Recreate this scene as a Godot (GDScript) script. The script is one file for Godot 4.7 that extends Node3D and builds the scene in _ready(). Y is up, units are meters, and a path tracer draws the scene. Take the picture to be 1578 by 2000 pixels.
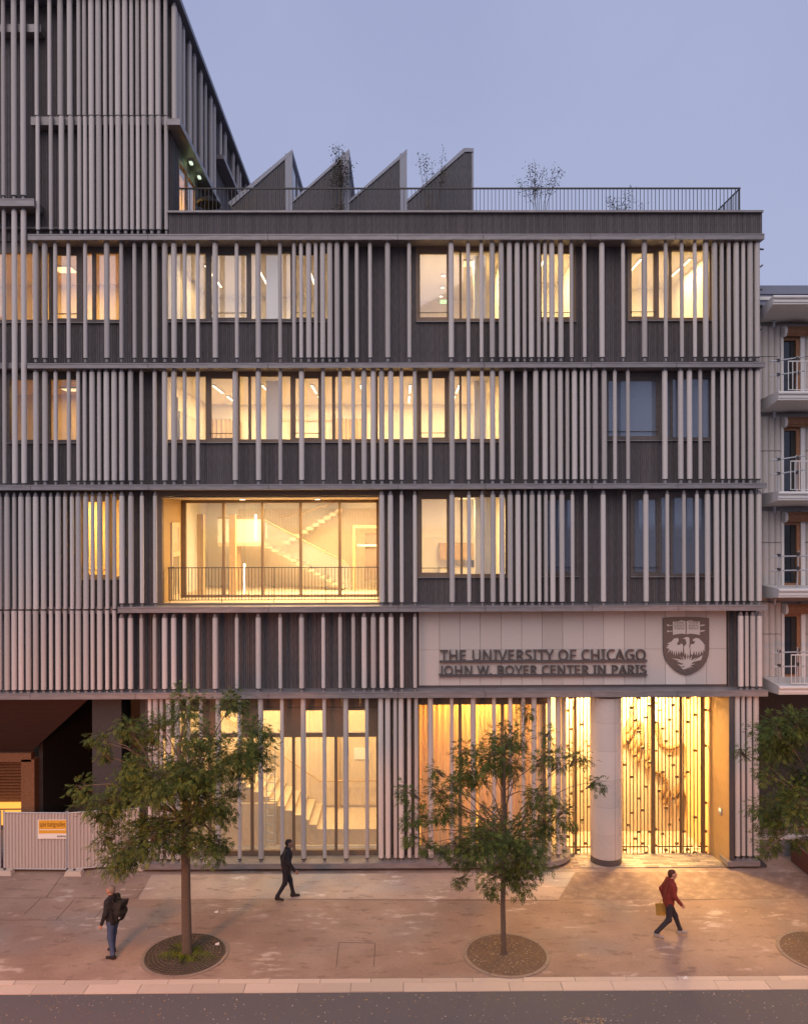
extends Node3D
# A timber and stone-tube university building at dusk, seen from across the street. Metres, y up, the tubes of the front stand on z = 0.

class MB:
	# collects triangles with normals (corners given counter-clockwise as seen from outside)
	var p := PackedVector3Array()
	var n := PackedVector3Array()
	var c := PackedColorArray()
	var col := Color.WHITE

	func tri_n(a: Vector3, na: Vector3, b: Vector3, nb: Vector3, d: Vector3, nd: Vector3) -> void:
		p.append(a); p.append(d); p.append(b)
		n.append(na); n.append(nd); n.append(nb)
		c.append(col); c.append(col); c.append(col)

	func tri(a: Vector3, b: Vector3, d: Vector3) -> void:
		var m := (b - a).cross(d - a).normalized()
		tri_n(a, m, b, m, d, m)

	func quad(a: Vector3, b: Vector3, d: Vector3, e: Vector3) -> void:
		var m := (b - a).cross(e - a).normalized()
		tri_n(a, m, b, m, d, m)
		tri_n(a, m, d, m, e, m)

	func box(x0: float, x1: float, y0: float, y1: float, z0: float, z1: float) -> MB:
		var v: Array[Vector3] = []
		for k in 8:
			v.append(Vector3(x1 if k & 1 else x0, y1 if k & 2 else y0, z1 if k & 4 else z0))
		quad(v[4], v[5], v[7], v[6])
		quad(v[1], v[0], v[2], v[3])
		quad(v[5], v[1], v[3], v[7])
		quad(v[0], v[4], v[6], v[2])
		quad(v[6], v[7], v[3], v[2])
		quad(v[0], v[1], v[5], v[4])
		return self

	func hexa(v: Array) -> MB:
		# eight corners in the order of box()
		quad(v[4], v[5], v[7], v[6])
		quad(v[1], v[0], v[2], v[3])
		quad(v[5], v[1], v[3], v[7])
		quad(v[0], v[4], v[6], v[2])
		quad(v[6], v[7], v[3], v[2])
		quad(v[0], v[1], v[5], v[4])
		return self

	func bar(a: Vector3, b: Vector3, w: float, h: float) -> MB:
		# a straight bar from a to b, w across and h high
		var f := (b - a).normalized()
		var s := f.cross(Vector3.UP if absf(f.y) < 0.95 else Vector3.BACK).normalized() * w * 0.5
		var u := s.cross(f).normalized() * h * 0.5
		return hexa([b - s - u, b + s - u, b - s + u, b + s + u, a - s - u, a + s - u, a - s + u, a + s + u])

	func tube(path: Array, radii: Array, segs: int, ends := true) -> MB:
		var rings := []
		var norms := []
		var side := Vector3.ZERO
		for k in path.size():
			var f: Vector3 = (path[mini(k + 1, path.size() - 1)] - path[maxi(k - 1, 0)]).normalized()
			if side == Vector3.ZERO:
				side = f.cross(Vector3(0.3, 0.1, 0.95) if absf(f.y) > 0.8 else Vector3.UP).normalized()
			side = (side - f * side.dot(f)).normalized()
			var up := side.cross(f)
			var ring := []
			var norm := []
			for s in segs:
				var a := TAU * s / segs
				var d := side * cos(a) + up * sin(a)
				norm.append(d)
				ring.append(path[k] + d * radii[k])
			rings.append(ring)
			norms.append(norm)
		for k in path.size() - 1:
			for s in segs:
				var t := (s + 1) % segs
				tri_n(rings[k][t], norms[k][t], rings[k][s], norms[k][s], rings[k + 1][s], norms[k + 1][s])
				tri_n(rings[k][t], norms[k][t], rings[k + 1][s], norms[k + 1][s], rings[k + 1][t], norms[k + 1][t])
		if ends:
			for s in segs:
				var t := (s + 1) % segs
				tri(path[0], rings[0][s], rings[0][t])
				tri(path[-1], rings[-1][t], rings[-1][s])
		return self

	func rod(a: Vector3, b: Vector3, r: float, segs := 6) -> MB:
		return tube([a, b], [r, r], segs)

	func prism(poly: PackedVector2Array, z0: float, z1: float) -> MB:
		# an outline in x and y drawn out from z0 to z1
		if Geometry2D.is_polygon_clockwise(poly):
			poly = poly.duplicate()
			poly.reverse()
		var t := Geometry2D.triangulate_polygon(poly)
		for k in range(0, t.size(), 3):
			var a := poly[t[k]]
			var b := poly[t[k + 1]]
			var d := poly[t[k + 2]]
			if (b - a).cross(d - a) < 0:
				var e := b
				b = d
				d = e
			tri(Vector3(a.x, a.y, z1), Vector3(b.x, b.y, z1), Vector3(d.x, d.y, z1))
			tri(Vector3(a.x, a.y, z0), Vector3(d.x, d.y, z0), Vector3(b.x, b.y, z0))
		for k in poly.size():
			var a := poly[k]
			var b := poly[(k + 1) % poly.size()]
			quad(Vector3(a.x, a.y, z0), Vector3(b.x, b.y, z0), Vector3(b.x, b.y, z1), Vector3(a.x, a.y, z1))
		return self

	func plate(poly: PackedVector2Array, y0: float, y1: float) -> MB:
		# an outline in x and z drawn out from y0 up to y1
		var from := p.size()
		prism(poly, y0, y1)
		for k in range(from, p.size()):
			p[k] = Vector3(p[k].x, p[k].z, p[k].y)
			n[k] = Vector3(n[k].x, n[k].z, n[k].y)
		for k in range(from, p.size(), 3):
			var a := p[k + 1]
			p[k + 1] = p[k + 2]
			p[k + 2] = a
			var b := n[k + 1]
			n[k + 1] = n[k + 2]
			n[k + 2] = b
		return self

	func mesh() -> ArrayMesh:
		var a := []
		a.resize(Mesh.ARRAY_MAX)
		a[Mesh.ARRAY_VERTEX] = p
		a[Mesh.ARRAY_NORMAL] = n
		a[Mesh.ARRAY_COLOR] = c
		var m := ArrayMesh.new()
		m.add_surface_from_arrays(Mesh.PRIMITIVE_TRIANGLES, a)
		return m

var rng := RandomNumberGenerator.new()
var M := {}
var taken := {}

func rnd(a: float, b: float) -> float:
	return rng.randf_range(a, b)

func numbered(called: String) -> String:
	taken[called] = taken.get(called, -1) + 1
	return called if taken[called] == 0 else "%s_%03d" % [called, taken[called]]

func put(parent: Node, called: String, shape, mat: Material, at := Vector3.ZERO) -> MeshInstance3D:
	var o := MeshInstance3D.new()
	o.mesh = shape.mesh() if shape is MB else shape
	o.material_override = mat
	o.position = at
	if parent == self:
		o.name = numbered(called)
	else:
		var k := "%d %s" % [parent.get_instance_id(), called]
		taken[k] = taken.get(k, -1) + 1
		o.name = called if taken[k] == 0 else "%s_%03d" % [called, taken[k]]
	parent.add_child(o, true)
	return o

func joined(o: Node3D) -> Node3D:
	o.set_meta("kind", "stuff")
	return o

func tag(o: Node3D, label: String, category: String, group := "") -> Node3D:
	o.set_meta("label", label)
	o.set_meta("category", category)
	if group:
		o.set_meta("group", group)
	return o

func thing(called: String, label: String, category: String, at := Vector3.ZERO, group := "") -> Node3D:
	var o := Node3D.new()
	o.name = numbered(called)
	o.position = at
	add_child(o, true)
	return tag(o, label, category, group)

func struct(called: String, shape, mat: Material) -> MeshInstance3D:
	var o := put(self, called, shape, mat)
	o.set_meta("kind", "structure")
	return o

func noise(freq: float, octaves := 4, at := 1, kind := FastNoiseLite.TYPE_SIMPLEX_SMOOTH) -> FastNoiseLite:
	var f := FastNoiseLite.new()
	f.noise_type = kind
	f.frequency = freq
	f.fractal_octaves = octaves
	f.seed = at
	return f

func ramp(stops: Array) -> Gradient:
	var g := Gradient.new()
	var o := PackedFloat32Array()
	var c := PackedColorArray()
	for s in stops:
		o.append(s[0])
		c.append(s[1])
	g.offsets = o
	g.colors = c
	return g

func tex(f: FastNoiseLite, stops: Array, size := 512) -> NoiseTexture2D:
	var t := NoiseTexture2D.new()
	t.width = size
	t.height = size
	t.seamless = true
	t.noise = f
	t.color_ramp = ramp(stops)
	return t

func grey(v: float) -> Color:
	return Color(v, v, v)

func lin(r: float, g: float, b: float) -> Color:
	return Color(r, g, b).linear_to_srgb()

func mat(called: String, c: Color, rough := 0.8, metal := 0.0) -> StandardMaterial3D:
	var m := StandardMaterial3D.new()
	m.resource_name = called
	m.albedo_color = c
	m.roughness = rough
	m.metallic = metal
	M[called] = m
	return m

func grain(m: StandardMaterial3D, t: Texture2D, scale: Vector3, bump: Texture2D = null, height := 0.3) -> StandardMaterial3D:
	m.albedo_texture = t
	m.uv1_triplanar = true
	m.uv1_world_triplanar = true
	m.uv1_scale = scale
	if bump:
		m.heightmap_enabled = true
		m.heightmap_texture = bump
		m.heightmap_scale = height
	return m

func glow(called: String, c: Color, energy: float) -> StandardMaterial3D:
	var m := mat(called, c, 0.6)
	m.emission_enabled = true
	m.emission = c
	m.emission_energy_multiplier = energy
	return m

func materials() -> void:
	var speck := tex(noise(0.09, 5, 3), [[0.25, grey(0.92)], [0.5, grey(0.97)], [0.75, grey(1.0)]])
	var rough_h := tex(noise(0.12, 5, 4), [[0.2, grey(0.2)], [0.8, grey(0.8)]])
	for k in 5:
		grain(mat("stone tube %d" % k, lin(0.56, 0.505, 0.475) * [1.0, 0.92, 1.06, 0.96, 1.02][k], 0.75), speck, Vector3(0.9, 0.35, 0.9) * (1.0 + 0.13 * k), rough_h, 0.15)
	M["white stone"] = grain(mat("white stone", lin(0.52, 0.475, 0.45), 0.75), speck, Vector3.ONE * 0.6, rough_h, 0.15)
	var streak := tex(noise(0.05, 4, 7), [[0.2, grey(0.7)], [0.5, grey(0.88)], [0.8, grey(1.0)]])
	var clad := grain(mat("grey boarding", Color.WHITE, 0.78), streak, Vector3(3.5, 0.12, 3.5))
	clad.vertex_color_use_as_albedo = true
	grain(mat("zinc", lin(0.27, 0.245, 0.25), 0.42, 0.15), tex(noise(0.02, 3, 8), [[0.2, grey(0.9)], [0.8, grey(1.0)]]), Vector3(0.15, 0.8, 0.15))
	mat("dark zinc", lin(0.09, 0.08, 0.085), 0.5, 0.2)
	mat("blue zinc", lin(0.19, 0.2, 0.25), 0.4, 0.25)
	mat("black rubber", lin(0.02, 0.018, 0.018), 0.7)
	mat("dark steel", lin(0.055, 0.05, 0.05), 0.5, 0.3)
	mat("gold steel", lin(0.2, 0.13, 0.065), 0.45, 0.3)
	mat("galvanised", lin(0.42, 0.43, 0.46), 0.45, 0.4)
	var soft := tex(noise(0.04, 4, 9), [[0.2, grey(0.9)], [0.5, grey(0.96)], [0.8, grey(1.0)]])
	grain(mat("frame wood", lin(0.22, 0.15, 0.105), 0.6), soft, Vector3(2.5, 0.2, 2.5))
	grain(mat("dark frame", lin(0.15, 0.122, 0.115), 0.55), streak, Vector3(2.5, 0.2, 2.5))
	grain(mat("pale wood", lin(0.74, 0.60, 0.415), 0.55), soft, Vector3(3.4, 0.15, 3.4))
	grain(mat("step wood", lin(0.58, 0.455, 0.3), 0.6), soft, Vector3(0.4, 3.0, 0.4))
	grain(mat("golden wood", lin(0.52, 0.34, 0.15), 0.5), soft, Vector3(3.4, 0.15, 3.4))
	grain(mat("orange wood", lin(0.36, 0.165, 0.08), 0.55), streak, Vector3(0.3, 2.0, 0.3))
	mat("white plaster", lin(0.78, 0.74, 0.68), 0.85)
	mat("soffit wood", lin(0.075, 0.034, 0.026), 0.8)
	grain(mat("passage stone", lin(0.36, 0.31, 0.25), 0.8), speck, Vector3.ONE * 0.6)
	grain(mat("grey panel", lin(0.06, 0.054, 0.057), 0.7), streak, Vector3(3.5, 0.12, 3.5))
	mat("amber plaster", lin(0.75, 0.58, 0.2), 0.85)
	mat("white metal", lin(0.6, 0.58, 0.56), 0.5)
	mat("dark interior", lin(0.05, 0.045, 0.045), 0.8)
	mat("grey concrete", lin(0.16, 0.15, 0.16), 0.8)  # also colours the unlit rooms, standing in for their darkness
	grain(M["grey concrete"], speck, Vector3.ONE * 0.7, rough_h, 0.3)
	var curtain := mat("curtain cloth", lin(0.76, 0.62, 0.36), 0.9)
	curtain.backlight_enabled = true
	curtain.backlight = lin(0.5, 0.38, 0.18)
	var glass := mat("glass", Color(0.9, 0.95, 1.0, 0.06), 0.02)
	glass.transparency = BaseMaterial3D.TRANSPARENCY_ALPHA
	glass.metallic_specular = 0.85
	var coated := glass.duplicate() as StandardMaterial3D
	coated.resource_name = "coated glass"
	coated.albedo_color = Color(0.82, 0.88, 1.0, 0.06)
	coated.metallic = 0.1
	M["coated glass"] = coated
	# worn asphalt footway: large tones, stretched scuffs and pale wear, 24 m to a side
	var n1 := noise(0.0045, 3, 21)
	var n2 := noise(0.016, 4, 22)
	var n3 := noise(0.05, 3, 23)
	var n4 := noise(0.012, 3, 24)
	var im := Image.create(1024, 1024, false, Image.FORMAT_RGB8)
	var dark := lin(0.262, 0.182, 0.142)
	var light := lin(0.355, 0.26, 0.205)
	var stain := lin(0.265, 0.225, 0.205)
	var worn := lin(0.52, 0.44, 0.385)
	for y in 1024:
		for x in 1024:
			var t := 0.5 + 0.7 * n1.get_noise_2d(x, y * 1.6) + 0.55 * n2.get_noise_2d(x, y)
			var c := dark.lerp(light, clampf(t, 0.0, 1.0)).lerp(stain, clampf(n1.get_noise_2d(x + 700, y * 1.3 + 300) * 2.4 - 0.3, 0.0, 0.8))
			var scuff := n3.get_noise_2d(x * 0.45, y * 1.5) + 0.35 * n3.get_noise_2d(x * 2.0, y * 3.0)
			var where := clampf(n4.get_noise_2d(x, y) * 3.2 - 0.35, 0.0, 1.0)
			c = c.lerp(worn, clampf((scuff - 0.12) * 2.2, 0.0, 0.75) * where)
			c = c.lerp(dark * 0.82, clampf((-scuff - 0.3) * 1.6, 0.0, 0.5) * (1.0 - where))
			var g := 0.965 + 0.07 * rng.randf()
			im.set_pixel(x, y, Color(c.r * g, c.g * g, c.b * g))
	var blotch := ImageTexture.create_from_image(im)
	var fine := tex(noise(0.25, 4, 22), [[0.2, grey(0.74)], [0.5, grey(0.93)], [0.8, grey(1.0)]], 512)
	var fine_h := tex(noise(0.3, 3, 23), [[0.1, grey(0.1)], [0.9, grey(0.9)]], 512)
	for a in [["pavement", Color.WHITE], ["pale screed", lin(1.42, 1.56, 1.66)]]:
		var m := grain(mat(a[0], a[1], 0.8), blotch, Vector3.ONE / 24.0)
		m.uv1_offset = Vector3.ONE * 0.5
	var tarmac := tex(noise(0.35, 4, 31), [[0.2, lin(0.06, 0.06, 0.066)], [0.5, lin(0.105, 0.105, 0.115)], [0.72, lin(0.15, 0.15, 0.16)], [0.9, lin(0.34, 0.33, 0.33)]], 1024)
	grain(mat("asphalt", Color.WHITE, 0.85), tarmac, Vector3.ONE * 0.55, fine_h, 0.8)
	var patch := tex(noise(0.012, 6, 33), [[0.25, lin(0.22, 0.155, 0.12)], [0.6, lin(0.27, 0.195, 0.155)], [0.85, lin(0.34, 0.255, 0.205)]], 512)
	grain(mat("dark paving", Color.WHITE, 0.8), patch, Vector3.ONE * 0.4, fine_h, 0.6)
	var granite := tex(noise(0.4, 4, 41), [[0.2, grey(0.72)], [0.5, grey(0.9)], [0.8, grey(1.0)]], 512)
	for k in 3:
		grain(mat("granite %d" % k, lin(0.68, 0.58, 0.485) * [1.0, 0.96, 1.04][k], 0.75), granite, Vector3.ONE * 0.8)
		grain(mat("paver %d" % k, lin(0.42, 0.36, 0.30) * [1.0, 0.88, 1.1][k], 0.7), granite, Vector3.ONE * 0.8)
	grain(mat("edge stone", lin(0.33, 0.26, 0.21), 0.8), granite, Vector3.ONE * 0.8)
	grain(mat("soil", Color.WHITE, 0.95), tex(noise(0.3, 4, 51), [[0.2, lin(0.08, 0.055, 0.04)], [0.5, lin(0.19, 0.13, 0.095)], [0.85, lin(0.34, 0.25, 0.18)]]), Vector3.ONE * 0.9, fine_h, 2.0)
	grain(mat("bark", Color.WHITE, 0.9), tex(noise(0.08, 4, 52), [[0.2, lin(0.06, 0.045, 0.035)], [0.5, lin(0.13, 0.1, 0.075)], [0.8, lin(0.2, 0.16, 0.12)]]), Vector3(2.4, 0.7, 2.4), fine_h, 1.2)
	var leaf := mat("leaf", Color.WHITE, 0.65)
	leaf.metallic_specular = 0.35
	leaf.vertex_color_use_as_albedo = true
	leaf.backlight_enabled = true
	leaf.backlight = lin(0.05, 0.06, 0.015)
	var flesh := mat("person", Color.WHITE, 0.8)
	flesh.vertex_color_use_as_albedo = true
	grain(mat("rust steel", lin(0.2, 0.075, 0.04), 0.85), fine, Vector3.ONE * 0.9)
	mat("corrugated", lin(0.5, 0.455, 0.43), 0.5, 0.1)
	mat("joint tar", lin(0.1, 0.07, 0.055), 0.8)
	mat("grate iron", lin(0.1, 0.085, 0.07), 0.6, 0.2)
	mat("pane dark", lin(0.03, 0.035, 0.045), 0.06)
	mat("brick wall", lin(0.25, 0.17, 0.13), 0.85)
	glow("warm lamp", Color(1.0, 0.86, 0.64), 1.6)
	glow("bright lamp", Color(1.0, 0.93, 0.8), 4.0)
	glow("amber glow", Color(1.0, 0.7, 0.3), 1.0)
	glow("green lamp", Color(0.6, 1.0, 0.72), 0.9)
	glow("cool lamp", Color(0.93, 1.0, 0.9), 0.9)
	glow("sodium lamp", Color(1.0, 0.56, 0.26), 6.0)

# a ceiling lamp: a glowing panel with a light of its own size just under it
func lamp(called: String, label: String, at: Vector3, size: Vector2, energy: float, colour: Color, group := "", glowing := "warm lamp", down := Vector3.DOWN) -> Node3D:
	var t := thing(called, label, "ceiling lamp", at, group)
	put(t, "housing", MB.new().box(-size.x / 2 - 0.03, size.x / 2 + 0.03, 0.0, 0.05, -size.y / 2 - 0.03, size.y / 2 + 0.03), M["white metal"])
	put(t, "lamp_panel", MB.new().box(-size.x / 2, size.x / 2, -0.012, -0.002, -size.y / 2, size.y / 2), M[glowing])
	var l := AreaLight3D.new()
	l.name = "panel_light"
	l.area_size = size
	l.light_energy = energy * 9.0
	l.light_color = colour
	l.area_range = 40.0
	l.shadow_enabled = true
	l.position = Vector3(0, -0.02, 0)
	l.rotation.x = -PI / 2
	t.add_child(l, true)
	return t

func ready_view() -> void:
	var cam := Camera3D.new()
	cam.name = "camera"
	cam.position = Vector3(0, 10.42, 24.8)
	cam.basis = Basis(Vector3.UP, -0.006) * Basis(Vector3.BACK, -0.003)
	cam.projection = Camera3D.PROJECTION_FRUSTUM
	cam.near = 0.1
	cam.far = 600.0
	cam.size = 2.0 * 0.1 * 1000.0 / 1586.0
	cam.frustum_offset = Vector2(0, 0.1 * 30.0 / 1586.0)
	add_child(cam)
	var sky := ProceduralSkyMaterial.new()
	sky.sky_top_color = Color8(159, 168, 205)
	sky.sky_horizon_color = Color8(177, 187, 218)
	sky.sky_curve = 0.25
	sky.ground_horizon_color = Color8(120, 110, 118)
	sky.ground_bottom_color = Color8(70, 62, 64)
	var cover := NoiseTexture2D.new()
	cover.width = 1024
	cover.height = 512
	cover.seamless = true
	cover.noise = noise(0.006, 4, 77)
	cover.color_ramp = ramp([[0.3, Color(1, 0.93, 0.95, 0.0)], [0.9, Color(1, 0.93, 0.95, 0.05)]])
	sky.sky_cover = cover
	var e := Environment.new()
	e.background_mode = Environment.BG_SKY
	e.sky = Sky.new()
	e.sky.sky_material = sky
	e.tonemap_mode = Environment.TONE_MAPPER_LINEAR
	e.tonemap_exposure = 1.0
	e.sdfgi_enabled = true
	e.ssao_enabled = true
	e.ssil_enabled = true
	var w := WorldEnvironment.new()
	w.name = "world"
	w.environment = e
	add_child(w)
	# the last glow of the sunset behind the viewer: broad and faintly pink
	var dusk := DirectionalLight3D.new()
	dusk.name = "dusk_glow"
	dusk.light_color = Color(1.0, 0.93, 0.88)
	dusk.light_energy = 0.54
	dusk.light_angular_distance = 58.0
	dusk.sky_mode = DirectionalLight3D.SKY_MODE_LIGHT_ONLY
	dusk.shadow_enabled = true
	dusk.position = Vector3(-9, 34, 34)
	dusk.look_at_from_position(dusk.position, Vector3(0, 4, 0))
	add_child(dusk)

func _ready() -> void:
	rng.seed = 7
	ready_view()
	materials()
	ground()
	university()
	neighbour()
	undercroft()
	opposite()
	interiors()
	gate()
	street()
	trees()
	people()

func poly(v: Array) -> PackedVector2Array:
	var o := PackedVector2Array()
	for k in range(0, v.size(), 2):
		o.append(Vector2(v[k], v[k + 1]))
	return o

func flat(points: Array, y: float) -> MB:
	var q := PackedVector2Array()
	for a in points:
		q.append(Vector2(a.x, a.z))
	return MB.new().plate(q, y - 0.02, y)

func ring(cx: float, cz: float, r: float, segs := 48) -> PackedVector2Array:
	var o := PackedVector2Array()
	for k in segs:
		o.append(Vector2(cx + r * cos(TAU * k / segs), cz + r * sin(TAU * k / segs)))
	return o

func ground() -> void:
	struct("ground", MB.new().box(-300, 300, -0.6, -0.3, -300, 300), M["soil"])
	struct("road", MB.new().box(-150, 150, -0.3, -0.02, 6.2, 15.5), M["asphalt"])
	var pave := struct("pavement", MB.new().box(-60, 60, -0.25, 0.0, -16, 6.018), M["pavement"])
	struct("pale_paving_strip", flat([Vector3(-7.452, 0.0, 0.363), Vector3(-7.349, 0.0, 1.975), Vector3(-3.189, 0.0, 1.964), Vector3(4.414, 0.0, 2.122), Vector3(5.256, 0.0, 0.348)], 0.006), M["pale screed"])
	struct("entrance_paving_band", flat([Vector3(5.287, 0.0, 0.348), Vector3(4.449, 0.0, 2.091), Vector3(7.842, 0.0, 2.165), Vector3(11.738, 0.0, 2.12), Vector3(12.608, 0.0, 0.444)], 0.005), M["dark paving"])
	var seams := [[Vector3(-12.156, 0.0, 1.82), Vector3(-7.307, 0.0, 1.881)], [Vector3(-10.114, 0.0, 1.877), Vector3(-10.143, 0.0, 2.814)], [Vector3(-9.135, 0.0, 1.952), Vector3(-9.151, 0.0, 3.141)], [Vector3(-8.117, 0.0, 2.152), Vector3(-8.155, 0.0, 3.04)], [Vector3(-11.474, 0.0, 3.112), Vector3(-8.987, 0.0, 3.143)], [Vector3(-7.417, 0.0, 1.162), Vector3(-7.429, 0.0, 1.816)], [Vector3(-3.18, 0.0, 2.027), Vector3(4.402, 0.0, 2.184)], [Vector3(-0.626, 0.0, 4.489), Vector3(-0.632, 0.0, 5.531)], [Vector3(-1.541, 0.0, 4.403), Vector3(-1.518, 0.0, 5.543)], [Vector3(-1.541, 0.0, 4.403), Vector3(-0.628, 0.0, 4.439)], [Vector3(7.617, 0.0, 2.194), Vector3(8.84, 0.0, 2.178)], [Vector3(-10.137, 0.0, 0.435), Vector3(-9.982, 0.0, 1.784)]]
	for s in seams:
		put(pave, "joint", MB.new().bar(s[0], s[1], 0.016, 0.006), M["joint tar"])
	var rowk := [[6.036, 6.205, 0.004, 0.61], [6.21, 6.56, 0.0, 0.02]]
	var kerb := Node3D.new()
	kerb.name = "kerb"
	kerb.set_meta("kind", "structure")
	add_child(kerb)
	for r in rowk:
		var x: float = -14.2 + r[3]
		while x < 14.0:
			var w := 1.18 + rnd(-0.03, 0.03)
			put(kerb, "kerb_stone", MB.new().box(x, x + w - 0.012, -0.24, r[2] + rnd(-0.004, 0.004), r[0], r[1] + rnd(-0.004, 0.004)), M["granite %d" % (rng.randi() % 3)])
			x += w
	var portal := struct("entrance_paving", MB.new().box(4.7, 10.0, -0.02, 0.012, -3.0, 0.05), M["dark paving"])
	for kz in 13:
		var z := -1.62 + kz * 0.13
		var x := 4.7 - (kz % 2) * 0.2
		while x < 10.2:
			if not (z < -0.85 and x > 9.4) and not (x < 5.3 and z > -1.0):
				put(portal, "paver", MB.new().box(maxf(x, 4.7), minf(x + 0.392, 10.1), 0.0, 0.03 + rnd(-0.003, 0.003), z, z + 0.122), M["paver %d" % (rng.randi() % 3)])
			x += 0.4
	# fallen leaves
	var lv := MB.new()
	for k in 3200:
		var a := Vector3(rnd(-12, 13), -0.014, rnd(6.6, 9.4))
		if k % 5 == 0:
			a = Vector3(rnd(-12, 12), 0.008, rnd(0.5, 5.9))
		elif k % 11 == 0:
			a = Vector3(rnd(4.5, 12.5), 0.009, 0.2 + absf(rng.randfn()) * 1.3)
		elif k % 7 == 0:
			a = Vector3(3.95 + rng.randfn() * 0.28, -0.012, 7.55 + absf(rng.randfn()) * 0.4)
		var s := rnd(0.007, 0.028)
		var t := rnd(0, TAU)
		var d := Vector3(cos(t), rnd(0.0, 0.35), sin(t)) * s
		var e := Vector3(-sin(t), rnd(0.0, 0.35), cos(t)) * s * 0.55
		lv.col = [Color(0.3, 0.24, 0.14), Color(0.42, 0.38, 0.3), Color(0.5, 0.47, 0.42), Color(0.22, 0.14, 0.05), Color(0.42, 0.27, 0.05)][rng.randi() % 5]
		lv.quad(a - d, a + e, a + d, a - e)
	var lo := put(self, "fallen_leaves", lv, M["person"])
	joined(lo)

# ------------------------------------------------------------------ the university building

var tube_meshes := {}

func tube_mesh(r: float, h: float) -> ArrayMesh:
	var k := "%.3f %.3f" % [r, h]
	if not tube_meshes.has(k):
		tube_meshes[k] = MB.new().tube([Vector3(0, 0, 0), Vector3(0, 0.012, 0), Vector3(0, h - 0.012, 0), Vector3(0, h, 0)], [r - 0.008, r, r, r - 0.008], 18).mesh()
	return tube_meshes[k]

func collar_mesh(r: float) -> ArrayMesh:
	var k := "collar %.3f" % r
	if not tube_meshes.has(k):
		tube_meshes[k] = MB.new().tube([Vector3(0, -0.005, 0), Vector3(0, 0.018, 0), Vector3(0, 0.02, 0), Vector3(0, 0.07, 0), Vector3(0, 0.12, 0)], [r * 0.8, r * 0.8, r * 0.9, r * 0.72, r * 0.5], 16).mesh()
	return tube_meshes[k]

func foot_mesh(r: float, h: float) -> ArrayMesh:
	var k := "foot %.3f %.3f" % [r, h]
	if not tube_meshes.has(k):
		tube_meshes[k] = MB.new().tube([Vector3(0, -h, 0), Vector3(0, -0.03, 0)], [r * 0.7, r * 0.7], 16).mesh()
	return tube_meshes[k]

func ring_mesh(r: float) -> ArrayMesh:
	var k := "ring %.3f" % r
	if not tube_meshes.has(k):
		tube_meshes[k] = MB.new().tube([Vector3(0, -0.035, 0), Vector3(0, -0.03, 0), Vector3(0, -0.001, 0), Vector3(0, 0.004, 0)], [r * 0.7, r * 0.94, r * 0.94, r * 0.7], 16).mesh()
	return tube_meshes[k]

func stone_tube(b: Node3D, x: float, z: float, thick: bool, y0: float, y1: float, top := true, foot := 0.13) -> void:
	var r := 0.081 if thick else 0.059
	var t := put(b, "stone_tube", tube_mesh(r, y1 - y0), M["stone tube %d" % (rng.randi() % 5)], Vector3(x, y0, z))
	if top:
		put(t, "collar", collar_mesh(r), M["zinc"], Vector3(0, y1 - y0, 0))
	if foot > 0.0:
		put(t, "foot", foot_mesh(r, foot), M["zinc"])
	put(t, "gasket", ring_mesh(r), M["black rubber"])

func tubes(b: Node3D, list: Array, y0: float, y1: float, top := true, foot := 0.13) -> void:
	for k in list[0].size():
		stone_tube(b, list[0][k], 0.0, list[1][k] == 1, y0, y1, top, foot)

# upright boards over a rectangle of the front, leaving the holes [x0, x1, y0, y1] free
func boards(st: MB, x0: float, x1: float, y0: float, y1: float, holes: Array, z: float, tone := 1.0) -> void:
	var x := x0
	while x < x1 - 0.01:
		var w := minf(0.066, x1 - x)
		var spans := [[y0, y1]]
		for h in holes:
			if x + w * 0.5 > h[0] and x + w * 0.5 < h[1]:
				var rest := []
				for s in spans:
					if h[2] > s[0]:
						rest.append([s[0], minf(h[2], s[1])])
					if h[3] < s[1]:
						rest.append([maxf(h[3], s[0]), s[1]])
				spans = rest
		for s in spans:
			if s[1] - s[0] > 0.02:
				var v := tone * rnd(0.8, 1.15)
				st.col = Color(0.135 * v, 0.116 * v, 0.121 * v)
				var f := z + rnd(-0.006, 0.006)
				st.box(x, x + w - 0.007, s[0], s[1], f - 0.04, f)
		x += w

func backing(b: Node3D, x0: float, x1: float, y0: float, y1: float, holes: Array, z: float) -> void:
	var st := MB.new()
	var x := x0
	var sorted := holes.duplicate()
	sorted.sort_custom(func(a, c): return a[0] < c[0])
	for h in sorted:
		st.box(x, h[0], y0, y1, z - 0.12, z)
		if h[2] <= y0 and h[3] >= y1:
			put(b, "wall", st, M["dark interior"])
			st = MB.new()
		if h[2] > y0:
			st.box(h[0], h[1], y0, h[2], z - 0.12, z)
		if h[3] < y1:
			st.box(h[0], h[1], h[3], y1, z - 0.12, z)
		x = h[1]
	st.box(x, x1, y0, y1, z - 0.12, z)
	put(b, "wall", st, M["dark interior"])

func ledge(b: Node3D, x0: float, x1: float, y0: float, y1: float, joints: Array, front := 0.2) -> void:
	var x := x0
	for j in joints + [x1]:
		var st := MB.new()
		st.box(x, j - 0.012, y0, y1 - 0.04, -0.44, front)
		st.box(x, j - 0.012, y1 - 0.034, y1, -0.44, front + 0.012)
		st.box(x + 0.003, j - 0.015, y1 - 0.041, y1 - 0.033, -0.44, front - 0.01)
		put(b, "ledge", st, M["zinc"])
		x = j

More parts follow.
